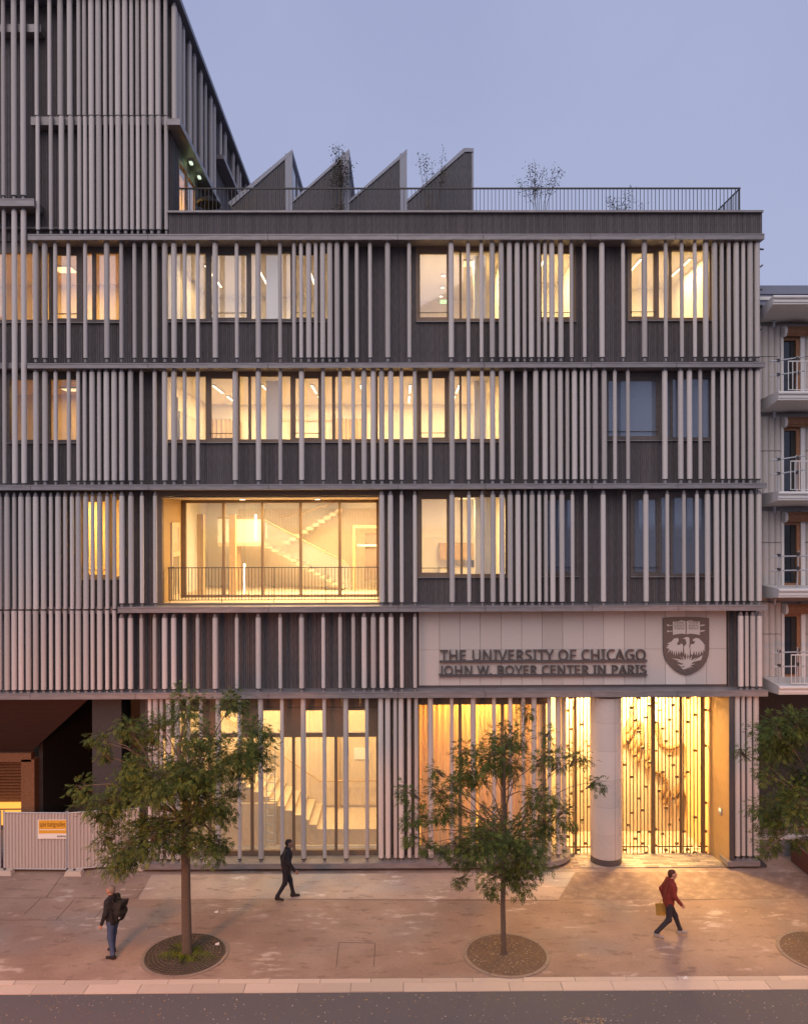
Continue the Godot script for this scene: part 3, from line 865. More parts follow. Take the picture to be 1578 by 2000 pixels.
	put(B, "passage_wall", MB.new().box(4.5, 4.62, 0.0, 5.26, -3.1, -1.6), M["passage stone"])
	put(B, "passage_ceiling", MB.new().box(4.6, 9.9, 5.2, 5.268, -3.1, -1.15), M["golden wood"])
	var back := put(B, "carved_wall", MB.new().box(4.5, 9.75, 0.0, 5.26, -3.1, -2.9), M["passage stone"])
	# a carved garland of beads and leaves on that wall
	var gold := grain(mat("carved stone", lin(0.16, 0.095, 0.045), 0.8), M["white stone"].albedo_texture, Vector3.ONE)
	var strands := [[8.081, 4.611, 7.987, 4.332, 7.962, 3.913, 8.218, 3.679, 8.263, 3.26, 8.285, 2.841], [8.5, 4.516, 8.522, 4.097, 8.498, 3.632, 8.52, 3.212, 8.495, 2.747], [8.755, 3.724, 8.823, 3.258, 8.916, 2.978, 9.195, 2.86, 9.476, 2.952, 9.616, 2.974, 9.709, 2.788, 9.754, 2.461, 9.777, 2.135, 9.682, 1.81], [8.773, 2.047, 8.959, 1.906, 9.098, 1.626]]
	for s in strands:
		var q := poly(s)
		var cv := Curve2D.new()
		for a2 in q:
			cv.add_point(a2)
		var len := cv.get_baked_length()
		for k in int(len / 0.085):
			var v := cv.sample_baked(k * 0.085, true)
			var dir := (cv.sample_baked(minf(k * 0.085 + 0.03, len), true) - v).normalized()
			var d3 := Vector3(dir.x, dir.y, 0)
			put(back, "carved_bead", MB.new().tube([Vector3(v.x, v.y, -2.89) - d3 * 0.04, Vector3(v.x, v.y, -2.87) - d3 * 0.02, Vector3(v.x, v.y, -2.87) + d3 * 0.02, Vector3(v.x, v.y, -2.89) + d3 * 0.04], [0.025, 0.085, 0.085, 0.025], 8), gold)
	var leaves := [7.703, 3.169, 7.845, 3.728, 7.844, 3.355, 7.936, 3.029, 8.031, 3.634, 7.774, 3.542, 8.123, 3.028, 8.029, 2.842, 8.121, 2.562, 8.448, 2.654, 8.494, 2.374, 8.958, 1.394, 9.097, 1.253, 9.027, 1.114, 9.448, 1.438, 9.587, 1.251, 9.517, 1.065]
	for k in range(0, leaves.size(), 2):
		var v := Vector3(leaves[k], leaves[k + 1], -2.88)
		var d := Vector3(rnd(0.05, 0.14), rnd(0.16, 0.26), 0)
		put(back, "carved_leaf", MB.new().tube([v - d, v - d * 0.4 + Vector3(0, 0, 0.03), v + d * 0.4 + Vector3(0, 0, 0.03), v + d], [0.02, 0.13, 0.11, 0.02], 8), gold)

func roof() -> void:
	var st := MB.new()
	boards(st, -6.973, 11.105, 19.32, 20.0, [], 0.02, 0.95)
	joined(put(B, "cladding_boards", st, M["grey boarding"]))
	put(B, "parapet", MB.new().box(-7.0, 11.09, 19.31, 20.0, -0.3, -0.025), M["dark interior"])
	put(B, "parapet_return", MB.new().box(11.09, 11.13, 19.31, 20.0, -12.0, 0.0), M["dark zinc"])
	for k in 5:
		put(B, "bracket", MB.new().bar(Vector3(11.1, 19.0 - k * 0.62, -0.25 - 0.1 * k), Vector3(11.3 - 0.02 * k, 19.0 - k * 0.62 + (0.14 if k % 2 else 0.0), -0.3), 0.05, 0.04), M["dark steel"])
	put(B, "coping", MB.new().box(-7.0, 11.124, 20.0, 20.06, -0.4, 0.12), M["zinc"])
	put(B, "roof_slab", MB.new().box(-15, 11.05, 19.66, 19.72, -15.5, -0.3), M["grey concrete"])
	var zr := -1.6
	var x0 := -7.253
	var x1 := 11.139
	var yr := 21.456
	var rail := put(B, "roof_railing", MB.new().box(x0, x1, yr - 0.04, yr, zr - 0.03, zr + 0.03).box(x0, x1, 19.85, 19.88, zr - 0.015, zr + 0.015).box(x1 - 0.03, x1, yr - 0.04, yr, -9.0, zr - 0.03).box(x1 - 0.03, x1, 19.85, 19.88, -9.0, zr), M["dark steel"])
	st = MB.new()
	var x := x0
	while x < x1:
		st.box(x - 0.008, x + 0.008, 19.72, yr - 0.04, zr - 0.012, zr + 0.012)
		x += 0.124
	var z := zr
	while z > -9.0:
		st.box(x1 - 0.025, x1 - 0.007, 19.72, yr - 0.04, z - 0.008, z + 0.008)
		z -= 0.124
	joined(put(rail, "balusters", st, M["dark steel"]))
	# saw-tooth roofs with their glazed steep sides
	var zf := -3.2
	for k in 4:
		var q: Array = [[-5.74, 21.478, -3.714, 23.349, -3.719, 21.51], [-3.753, 21.504, -1.77, 23.348, -1.775, 21.509], [-1.775, 21.503, 0.199, 23.348, 0.193, 21.507], [0.188, 21.502, 2.281, 23.37, 2.561, 23.37, 2.555, 21.31]][k]
		var top: Array = [[-5.84, 21.617, -3.63, 23.449, -3.63, 23.326, -5.74, 21.478], [-3.719, 21.616, -1.674, 23.466, -1.675, 23.326, -3.708, 21.549], [-1.752, 21.637, 0.311, 23.46, 0.311, 23.325, -1.741, 21.559], [0.222, 21.636, 2.27, 23.493, 2.606, 23.482, 2.605, 23.359, 2.298, 23.359, 0.232, 21.558]][k]
		var gable := PackedVector2Array()
		for i in range(0, q.size(), 2):
			gable.append(Vector2(q[i], q[i + 1]))
		var low: float = minf(gable[0].y, 21.35)
		var bottom := PackedVector2Array([Vector2(gable[0].x, 19.72)])
		bottom.append_array(gable.slice(0, -1))
		bottom.append(Vector2(gable[-1].x, 19.72))
		var body := put(B, "saw_tooth_roof", MB.new().prism(bottom, -9.5, zf - 0.05), M["dark interior"])
		var bs := MB.new()
		var xx: float = bottom[0].x
		while xx < bottom[-1].x - 0.03:
			var mid := xx + 0.033
			var h := 21.0
			for i in range(1, bottom.size() - 2):
				if mid >= bottom[i].x and mid <= bottom[i + 1].x + 0.001:
					h = lerpf(bottom[i].y, bottom[i + 1].y, (mid - bottom[i].x) / maxf(bottom[i + 1].x - bottom[i].x, 0.001))
			var v := rnd(0.94, 1.06)
			bs.col = Color(0.138 * v, 0.132 * v, 0.145 * v)
			bs.box(xx, xx + 0.06, 19.72, h - 0.03, zf - 0.05, zf - 0.01 + rnd(-0.004, 0.004))
			xx += 0.067
		joined(put(body, "gable_boards", bs, M["grey boarding"]))
		var tp := poly(top)
		put(body, "roof_sheet", MB.new().prism(tp, -9.6, zf + 0.03), M["blue zinc"])
		var xe: float = tp[1].x if k < 3 else tp[2].x
		var ye: float = tp[1].y if k < 3 else tp[2].y
		put(body, "edge_trim", MB.new().box(xe - 0.25 if k < 3 else xe - 0.07, xe - 0.005, 21.3 if k < 3 else 19.72, ye - 0.15, zf - 0.045, zf + 0.022), M["blue zinc"])
		for i in 4:
			put(body, "clerestory_pane", MB.new().box(bottom[-1].x, bottom[-1].x + 0.02, 21.5, bottom[-2].y - 0.1, zf - 0.2 - (i + 1) * 1.45, zf - 0.25 - i * 1.45), M["pane dark"])
			put(body, "clerestory_bar", MB.new().box(bottom[-1].x, bottom[-1].x + 0.06, 21.4, bottom[-2].y - 0.1, zf - 0.25 - i * 1.45, zf - 0.2 - i * 1.45), M["blue zinc"])

# boards on the tower's side, which recedes from the street
func side_x(z: float) -> float:
	return -6.98 + 0.024 * z

func tower() -> void:
	var st := MB.new()
	boards(st, -15.0, -6.98, 19.33, 26.6, [], -0.45)
	var z := -0.45
	while z > -15.0:
		var v := rnd(0.8, 1.15)
		st.col = Color(0.135 * v, 0.116 * v, 0.121 * v)
		for s in ([[19.72, 26.6]] if z > -1.15 or z < -3.3 else [[22.25, 26.6]]):
			st.box(side_x(z) - 0.04, side_x(z) + rnd(-0.006, 0.006), s[0], s[1], z - 0.06, z)
		z -= 0.067
	joined(put(B, "cladding_boards", st, M["grey boarding"]))
	put(B, "tower_wall", MB.new().box(-15, -7.02, 19.31, 26.62, -0.75, -0.5), M["dark interior"])
	put(B, "tower_wall", MB.new().plate(poly([-7.03, -0.75, -7.3, -0.75, -7.3, -1.15, -7.03, -1.15]), 19.7, 26.62), M["dark interior"])
	put(B, "tower_wall", MB.new().plate(poly([-7.06, -1.15, -7.3, -1.15, -7.3, -3.3, -7.12, -3.3]), 22.25, 26.62), M["dark interior"])
	put(B, "tower_wall", MB.new().plate(poly([-7.12, -3.3, -7.3, -3.3, -7.6, -15, -7.42, -15]), 19.7, 26.62), M["dark interior"])
	put(B, "tower_wall", MB.new().box(-15, -7.2, 19.7, 26.62, -15.2, -15), M["dark interior"])
	put(B, "tower_roof", MB.new().plate(poly([-15.4, 0.22, -6.66, 0.22, -7.03, -15.4, -15.4, -15.4]), 26.62, 26.78), M["blue zinc"])
	# ledges on the side
	for l in [[22.62, 22.8, 0.2, -6.3], [24.72, 24.88, -6.7, -12.0]]:
		put(B, "side_ledge", MB.new().plate(poly([side_x(l[2]), l[2], side_x(l[2]) + 0.4, l[2], side_x(l[3]) + 0.4, l[3], side_x(l[3]), l[3]]), l[0], l[1]), M["zinc"])
	for s in [[-0.15, true], [-0.4, false], [-0.65, true], [-0.9, false], [-1.3, false], [-2.1, true], [-2.8, true], [-3.8, true], [-4.6, false], [-5.5, true], [-6.1, true]]:
		stone_tube(B, side_x(s[0]) + 0.14, s[0], s[1], 22.95, 26.4, true, 0.15)
	for s in [[-7.4, false], [-8.3, true], [-10.1, true], [-11.2, true], [-11.9, false]]:
		stone_tube(B, side_x(s[0]) + 0.14, s[0], s[1], 25.0, 26.4, true, 0.12)
	for s in [[-13.3, true], [-14.4, false]]:
		stone_tube(B, side_x(s[0]) + 0.14, s[0], s[1], 22.95, 26.4)
	# the lit terrace room behind the tower's side
	var room := MB.new()
	room.box(-9.2, -7.06, 22.25, 22.3, -3.4, -1.1)
	room.box(-9.3, -9.2, 19.7, 22.3, -3.4, -1.1)
	room.box(-9.2, -7.08, 19.72, 22.25, -3.4, -3.35)
	room.box(-9.2, -7.06, 19.72, 22.25, -1.15, -1.1)
	put(B, "terrace_room", room, M["amber plaster"])
	var tw := put(B, "terrace_window", MB.new().box(-7.07, -6.99, 19.72, 19.8, -3.3, -1.15).box(-7.07, -6.99, 22.15, 22.25, -3.3, -1.15).box(-7.07, -6.99, 19.8, 22.15, -2.3, -2.1).box(-7.07, -6.99, 19.8, 22.15, -1.25, -1.15).box(-7.07, -6.99, 19.8, 22.15, -3.3, -3.2), M["frame wood"])
	put(tw, "pane", MB.new().box(-7.03, -7.02, 19.8, 22.15, -2.1, -1.25), M["glass"])
	put(tw, "pane", MB.new().box(-7.03, -7.02, 19.8, 22.15, -3.2, -2.3), M["glass"])

# ------------------------------------------------------------------ rooms behind the windows

func room(x0: float, x1: float, y0: float, y1: float, zb: float, walls: String, floor_m := "pale wood", zf := -0.63) -> void:
	var st := MB.new()
	st.box(x0 - 0.1, x1 + 0.1, y0, y1, zb - 0.1, zb)
	st.box(x0 - 0.1, x0, y0, y1, zb, zf)
	st.box(x1, x1 + 0.1, y0, y1, zb, zf)
	put(B, "room_wall", st, M[walls])
	put(B, "room_floor", MB.new().box(x0, x1, y0, y0 + 0.02, zb, zf), M[floor_m])
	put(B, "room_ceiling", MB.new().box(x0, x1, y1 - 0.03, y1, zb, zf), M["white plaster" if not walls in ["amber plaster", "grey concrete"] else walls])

# a slim ceiling strip light running away from the window
func strip(where: String, x: float, y: float, z: float, length: float, energy: float, colour: Color, group: String) -> void:
	lamp("strip_light", where, Vector3(x, y, z), Vector2(0.055, length), energy, colour, group, "bright lamp")

func spot_lamp(where: String, at: Vector3, group: String) -> void:
	var t := thing("downlight", where, "ceiling lamp", at, group)
	put(t, "trim", MB.new().tube([Vector3(0, -0.01, 0), Vector3(0, 0.04, 0)], [0.085, 0.085], 16), M["white metal"])
	put(t, "lamp_lens", MB.new().tube([Vector3(0, -0.016, 0), Vector3(0, -0.012, 0)], [0.065, 0.065], 16), M["bright lamp"])

func pleats(called: String, label: String, x0: float, x1: float, y0: float, y1: float, z: float, group := "") -> void:
	var st := MB.new()
	var nn := int((x1 - x0) / 0.025)
	for k in nn:
		var a := x0 + (x1 - x0) * k / nn
		var b := x0 + (x1 - x0) * (k + 1) / nn
		var za := z + 0.05 * sin(a * 41.0 + 1.3 * sin(a * 7.0))
		var zb := z + 0.05 * sin(b * 41.0 + 1.3 * sin(b * 7.0))
		st.quad(Vector3(a, y0, za), Vector3(b, y0, zb), Vector3(b, y1, zb), Vector3(a, y1, za))
		st.quad(Vector3(b, y0, zb - 0.006), Vector3(a, y0, za - 0.006), Vector3(a, y1, za - 0.006), Vector3(b, y1, zb - 0.006))
	var t := thing(called, label, "curtain", Vector3.ZERO, group)
	put(t, "cloth", st, M["curtain cloth"])
	put(t, "rail", MB.new().box(x0, x1, y1, y1 + 0.04, z - 0.03, z + 0.03), M["white metal"])

const WARM := Color(1.0, 0.85, 0.57)
const GOLD := Color(1.0, 0.8, 0.4)

func interiors() -> void:
	# top storey
	room(-14.8, -8.568, 15.4, 19.2, -4.5, "amber plaster")
	lamp("ceiling_light", "amber ceiling panel in the top storey room at the left edge", Vector3(-11.2, 19.12, -2.6), Vector2(0.6, 0.6), 1.7, GOLD)
	room(-7.291, -2.082, 15.4, 19.2, -6.0, "white plaster")
	for k in 3:
		strip("%s thin strip light on the ceiling of the wide top storey room" % ["left", "middle", "right"][k], -6.4 + k * 1.7, 19.13, -3.4, 2.4, 0.5, WARM, "strip lights in the wide top storey room")
	put(B, "interior_column", MB.new().box(-4.259, -3.847, 15.4, 19.17, -1.75, -1.4), M["white plaster"])
	room(0.447, 3.332, 15.4, 19.2, -6.5, "white plaster")
	lamp("ceiling_light", "warm ceiling panel in the top storey room with the green exit sign", Vector3(2.4, 19.12, -2.0), Vector2(0.5, 0.5), 2.5, WARM)
	for p in [[1.55, -3.2, "nearest"], [1.6, -4.6, "middle"], [1.6, -5.7, "farthest"]]:
		spot_lamp("%s of three round downlights in line with the green exit sign" % p[2], Vector3(p[0], 19.1, p[1]), "downlights of the top storey corridor")
	put(B, "interior_column", MB.new().box(2.445, 2.825, 15.4, 19.17, -1.75, -1.4), M["white plaster"])
	var inner := put(B, "inner_door", MB.new().box(0.75, 1.4, 15.42, 17.6, -6.45, -6.4), M["pale wood"])
	put(inner, "pane", MB.new().box(0.9, 1.25, 16.4, 17.45, -6.4, -6.38), M["warm lamp"])
	var ex := thing("exit_sign", "small green emergency exit sign hanging in the top storey room", "exit sign", Vector3(1.62, 18.45, -4.4))
	put(ex, "case", MB.new().box(-0.13, 0.13, 0, 0.15, -0.03, 0.0), M["white metal"])
	put(ex, "lamp_face", MB.new().box(-0.12, 0.12, 0.01, 0.14, 0.0, 0.004), M["green lamp"])
	put(ex, "arrow", MB.new().prism(poly([-0.02, 0.04, 0.06, 0.075, -0.02, 0.11, -0.02, 0.085, -0.09, 0.085, -0.09, 0.065, -0.02, 0.065]), 0.004, 0.006), M["white plaster"])
	put(ex, "hanger", MB.new().rod(Vector3(0, 0.15, -0.015), Vector3(0, 0.75, -0.015), 0.006), M["white metal"])
	room(4.199, 5.708, 15.4, 19.2, -4.5, "white plaster")
	strip("single strip light in the narrow top storey room", 4.75, 19.13, -2.4, 1.6, 1.5, WARM, "")
	room(7.121, 9.935, 15.4, 19.2, -5.0, "white plaster")
	strip("left strip light in the top storey corner room", 7.9, 19.13, -2.5, 1.8, 1.2, WARM, "")
	strip("right strip light in the top storey corner room", 9.5, 19.13, -2.5, 1.8, 1.2, WARM, "")
	# second storey: the long meeting room, an amber room at the left, a dark room at the right
	room(-14.8, -9.887, 11.72, 15.17, -4.0, "amber plaster")
	lamp("ceiling_light", "dim amber ceiling panel in the left room of the third storey", Vector3(-11.0, 15.08, -2.6), Vector2(0.5, 0.5), 0.75, GOLD)
	room(-7.367, 3.289, 11.72, 15.17, -6.4, "white plaster")
	for k in 6:
		for j in 2:
			strip("%s strip light of the %s row on the meeting room ceiling" % [["leftmost", "second", "third", "fourth", "fifth", "rightmost"][k], ["front", "rear"][j]], -6.1 + k * 1.62, 15.1, -2.7 - j * 2.2, 1.5, 0.62, WARM, "strip lights of the long meeting room")
	put(B, "interior_column", MB.new().box(-4.271, -3.859, 11.72, 15.14, -1.75, -1.4), M["white plaster"])
	put(B, "interior_column", MB.new().box(2.433, 2.813, 11.72, 15.14, -1.75, -1.4), M["white plaster"])
	pleats("curtain", "pale curtain at the back of the meeting room behind the second pane", -7.141, -6.03, 11.76, 14.55, -6.2)
	pleats("curtain", "pale curtain at the back of the meeting room right of its middle", -2.518, -1.307, 11.76, 14.55, -6.2)
	for x in [-5.0, -4.2, -3.0, -2.2]:
		put(B, "door_frame", MB.new().box(x, x + 0.05, 11.74, 14.5, -6.38, -6.33), M["pale wood"])
	put(B, "door_frame", MB.new().box(-5.0, -2.15, 14.5, 14.56, -6.38, -6.33), M["pale wood"])
	var wb := thing("whiteboard", "whiteboard on the left wall of the long meeting room", "whiteboard", Vector3(-7.18, 12.9, -3.0))
	put(wb, "board", MB.new().box(0, 0.03, 0, 1.3, -1.2, 1.2), M["white metal"])
	put(wb, "frame", MB.new().box(0, 0.04, -0.04, 0, -1.24, 1.24).box(0, 0.04, 1.3, 1.34, -1.24, 1.24).box(0, 0.04, 0, 1.3, -1.24, -1.2).box(0, 0.04, 0, 1.3, 1.2, 1.24), M["galvanised"])
	var sp := thing("wall_speaker", "dark column speaker on the left wall of the meeting room", "speaker", Vector3(-7.15, 13.3, -1.2))
	put(sp, "case", MB.new().box(0, 0.1, 0, 1.3, -0.06, 0.06), M["dark steel"])
	put(sp, "bracket", MB.new().box(-0.03, 0.0, 0.5, 0.6, -0.03, 0.03), M["galvanised"])
	room(6.371, 9.907, 11.72, 15.17, -5.0, "grey concrete", "grey concrete")  # walls and ceiling coloured grey so the unlit window reads dark
	# third storey
	room(-10.057, -8.463, 8.0, 11.47, -4.0, "amber plaster")
	lamp("ceiling_light", "warm ceiling panel in the room left of the loggia", Vector3(-9.2, 11.38, -1.8), Vector2(0.5, 0.5), 1.7, WARM)
	room(0.456, 3.47, 8.0, 11.47, -5.8, "white plaster")
	lamp("ceiling_light", "warm ceiling panel in the kitchen room", Vector3(2.3, 11.38, -2.4), Vector2(0.6, 0.6), 2.6, WARM)
	put(B, "interior_column", MB.new().box(2.454, 2.95, 8.0, 11.44, -1.8, -1.4), M["white plaster"])
	var cab := thing("wall_cabinet", "orange wooden wall cabinet above the kitchen counter", "cabinet", Vector3(1.502, 9.212, -5.78))
	for k in 3:
		put(cab, "door", MB.new().box(k * 0.42, k * 0.42 + 0.412, 0, 0.62, 0.02, 0.36), M["golden wood"])
	put(cab, "carcass", MB.new().box(0, 1.256, 0.003, 0.617, 0, 0.018), M["pale wood"])
	var kit := thing("kitchen_counter", "white kitchen counter under the orange wall cabinet", "kitchen counter", Vector3(1.502, 8.02, -5.78))
	put(kit, "worktop", MB.new().box(-0.02, 1.8, 0.86, 0.9, 0, 0.62), M["pale wood"])
	for k in 3:
		put(kit, "door", MB.new().box(k * 0.6 + 0.004, k * 0.6 + 0.594, 0.08, 0.855, 0.55, 0.6), M["white metal"])
	var oven := thing("microwave_oven", "dark microwave oven on the kitchen counter", "microwave", Vector3(2.462, 8.92, -5.6))
	put(oven, "case", MB.new().box(0, 0.5, 0, 0.3, 0, 0.38), M["galvanised"])
	put(oven, "door", MB.new().box(0.02, 0.38, 0.02, 0.28, 0.38, 0.395), M["black rubber"])
	put(oven, "keypad", MB.new().box(0.4, 0.48, 0.02, 0.28, 0.38, 0.39), M["dark steel"])
	room(4.368, 5.685, 8.0, 11.47, -4.0, "grey concrete", "grey concrete")  # darkness of this unlit room is put into its grey surfaces
	room(7.162, 9.96, 8.0, 11.47, -5.0, "grey concrete", "grey concrete")  # here too the grey surfaces stand in for unlit gloom
	stair_hall()
	entrance_hall()

func stair_hall() -> void:
	var x0 := -7.558 - 0.3
	var x1 := 0.45
	room(x0, x1, 8.0, 11.45, -8.6, "white plaster", "pale wood", -2.76)
	put(B, "room_wall", MB.new().box(x0 - 0.1, x0 + 0.15, 8.0, 11.5, -2.9, -0.62), M["white plaster"])
	put(B, "room_wall", MB.new().box(-0.583 + 0.05, x1, 8.0, 11.5, -2.9, -0.62), M["white plaster"])
	var k := 0
	var x := -6.6
	while x < 0.3:
		put(B, "wall_batten", MB.new().box(x, x + 0.118, 8.02, 11.2, -8.595, -8.575 + 0.004 * (k % 2)), M["pale wood"])
		x += 0.125
		k += 1
	var st := put(B, "staircase", MB.new().box(-6.9, -5.05, 9.72, 9.86, -7.6, -6.2), M["pale wood"])
	for i in 14:
		var sx := -5.1 + i * 0.23
		var sy := 9.86 - (i + 1) * 0.128
		put(st, "step", MB.new().box(sx, sx + 0.26, sy - 0.1, sy, -7.4, -6.2), M["step wood"])
	for i in 12:
		var sx := -4.6 + i * 0.23
		var sy := 9.9 + i * 0.14
		if sy < 11.3:
			put(st, "step", MB.new().box(sx, sx + 0.26, sy - 0.14, sy, -8.5, -7.5), M["pale wood"])
	put(st, "landing_parapet", MB.new().box(-6.9, -5.2, 9.86, 10.75, -6.28, -6.2), M["white plaster"])
	put(st, "glass_balustrade", MB.new().hexa([Vector3(-5.2, 9.75, -6.2), Vector3(-1.9, 8.05, -6.2), Vector3(-5.2, 10.7, -6.2), Vector3(-1.9, 9.0, -6.2), Vector3(-5.2, 9.75, -6.18), Vector3(-1.9, 8.05, -6.18), Vector3(-5.2, 10.7, -6.18), Vector3(-1.9, 9.0, -6.18)]), M["glass"])
	put(st, "handrail", MB.new().tube([Vector3(-6.9, 10.8, -6.15), Vector3(-5.25, 10.78, -6.15), Vector3(-1.95, 9.05, -6.15)], [0.025, 0.025, 0.025], 8), M["golden wood"])
	put(st, "handrail", MB.new().tube([Vector3(-4.7, 10.85, -7.45), Vector3(-4.3, 10.85, -7.45), Vector3(-2.6, 11.4, -7.45)], [0.025, 0.025, 0.025], 8), M["golden wood"])
	var d := put(B, "inner_door", MB.new().box(-1.75, -1.65, 8.02, 10.5, -6.2, -5.9).box(-1.65, -0.3, 10.4, 10.5, -6.2, -5.9), M["golden wood"])
	put(d, "shelf_glass", MB.new().box(-1.3, -0.3, 8.4, 10.2, -6.3, -6.2), M["frame wood"])
	put(d, "shelf_bar", MB.new().box(-1.6, -0.3, 9.7, 9.78, -6.15, -6.1), M["white metal"])
	for c in [[-7.05, -3.6], [-6.1, -4.4], [-6.35, -6.6]]:
		put(B, "interior_column", MB.new().box(c[0], c[0] + 0.22, 8.02, 10.9, c[1] - 0.25, c[1]), M["golden wood"])
	for p in [[Vector3(-5.25, 10.0, -5.0), 0.9], [Vector3(-5.4, 8.12, -3.6), 1.05]]:
		var t := thing("pendant_tube_light", "upright glowing tube lamp %s" % ("hanging in front of the stair landing" if p[1] < 1.0 else "standing behind the loggia balustrade"), "tube lamp", p[0])
		put(t, "lamp_tube", MB.new().tube([Vector3(0, 0, 0), Vector3(0, p[1], 0)], [0.035, 0.035], 12), M["bright lamp"])
		put(t, "wire", MB.new().rod(Vector3(0, p[1], 0), Vector3(0, 11.4 - p[0].y, 0), 0.005), M["dark steel"])
	lamp("ceiling_light", "left warm ceiling panel in the stair hall behind the loggia", Vector3(-4.0, 11.38, -4.3), Vector2(2.0, 1.4), 3.6, Color(1.0, 0.88, 0.66))
	lamp("ceiling_light", "right warm ceiling panel in the stair hall behind the loggia", Vector3(-1.2, 11.38, -4.3), Vector2(2.0, 1.4), 3.6, Color(1.0, 0.88, 0.66))
	for p in [-5.1, -2.65]:
		lamp("loggia_downlight", "%s round lamp in the loggia ceiling" % ("left" if p < -4.0 else "right"), Vector3(p, 11.34, -1.7), Vector2(0.16, 0.16), 1.1, Color(1.0, 0.82, 0.52), "", "bright lamp")
	for p in [[-6.0, -3.4, "first"], [-4.9, -3.6, "second"], [-4.5, -3.4, "third"], [-3.4, -3.4, "fourth"], [-3.1, -3.8, "fifth"], [-1.7, -3.5, "sixth"], [-1.6, -3.9, "seventh"], [-0.6, -3.5, "eighth"]]:
		spot_lamp("%s small downlight from the left in the stair hall ceiling" % p[2], Vector3(p[0], 11.4, p[1]), "downlights of the stair hall")

func entrance_hall() -> void:
	var x0 := -7.816
	var x1 := -0.624
	room(x0, x1, 0.1, 5.25, -3.7, "pale wood", "pale wood")
	var k := 0
	var x := x0 + 0.02
	while x < x1:
		put(B, "wall_batten", MB.new().box(x, x + 0.148, 0.7, 5.1, -3.69, -3.67 + 0.004 * (k % 2)), M["pale wood"])
		x += 0.155
		k += 1
	# seating steps that climb to the left
	var st := put(B, "seating_steps", MB.new().box(-2.716, x1, 0.12, 0.62, -3.65, -1.6), M["step wood"])
	for i in 13:
		var sx := -2.716 - (i + 1) * 0.255
		put(st, "step", MB.new().box(sx, sx + 0.27, 0.12, 0.62 + (i + 1) * 0.152, -3.65, -1.6 - 0.003 * i), M["step wood"])
	put(st, "front_panel", MB.new().box(x0, -4.011, 0.12, 1.5, -1.59, -1.52), M["pale wood"])
	put(st, "handrail", MB.new().tube([Vector3(-6.3, 4.0, -3.5), Vector3(-2.8, 1.6, -3.5), Vector3(x1 - 0.1, 1.6, -3.5)], [0.025, 0.025, 0.025], 8), M["golden wood"])
	var door := put(B, "inner_door", MB.new().box(-2.2, -2.1, 0.62, 4.3, -3.69, -3.5).box(-2.1, -0.7, 4.2, 4.3, -3.69, -3.5).box(-1.95, -1.9, 0.62, 4.2, -3.69, -3.6), M["golden wood"])
	put(door, "notice", MB.new().box(-1.6, -1.05, 2.3, 2.7, -3.67, -3.64), M["white plaster"])
	var lad := thing("ladder", "slim pale ladder leaning beside the seating steps", "ladder", Vector3(-4.294, 0.12, -1.25))
	for s in [0.0, 0.27]:
		put(lad, "rail", MB.new().bar(Vector3(s, 0, 0), Vector3(s, 3.2, -0.25), 0.025, 0.04), M["galvanised"])
	for i in 11:
		put(lad, "rung", MB.new().rod(Vector3(0, 0.26 + i * 0.26, -0.02 - i * 0.02), Vector3(0.27, 0.26 + i * 0.26, -0.02 - i * 0.02), 0.014), M["galvanised"])
	for i in 3:
		lamp("ceiling_light", ["left", "middle", "right"][i] + " warm ceiling panel of the ground floor hall", Vector3(-6.4 + i * 2.3, 5.17, -2.1), Vector2(1.6, 1.2), 1.5, Color(1.0, 0.87, 0.63))
	# the curtained room beside the gate
	room(0.62, 4.4, 0.1, 5.2, -4.6, "golden wood")
	lamp("ceiling_light", "amber ceiling panel behind the gold curtains", Vector3(2.4, 5.1, -2.9), Vector2(0.8, 0.8), 7.0, GOLD)
	lamp("ceiling_light", "amber ceiling panel between the gold curtains and the glass", Vector3(2.4, 5.12, -0.85), Vector2(2.4, 0.08), 1.3, GOLD)
	pleats("curtain", "long gold curtain behind the glass left of the entrance column", 0.66, 2.35, 0.14, 4.85, -1.25)
	pleats("curtain", "long gold curtain behind the curved glass beside the gate", 2.5, 4.35, 0.14, 4.85, -1.25)

# ------------------------------------------------------------------ the gate and its light

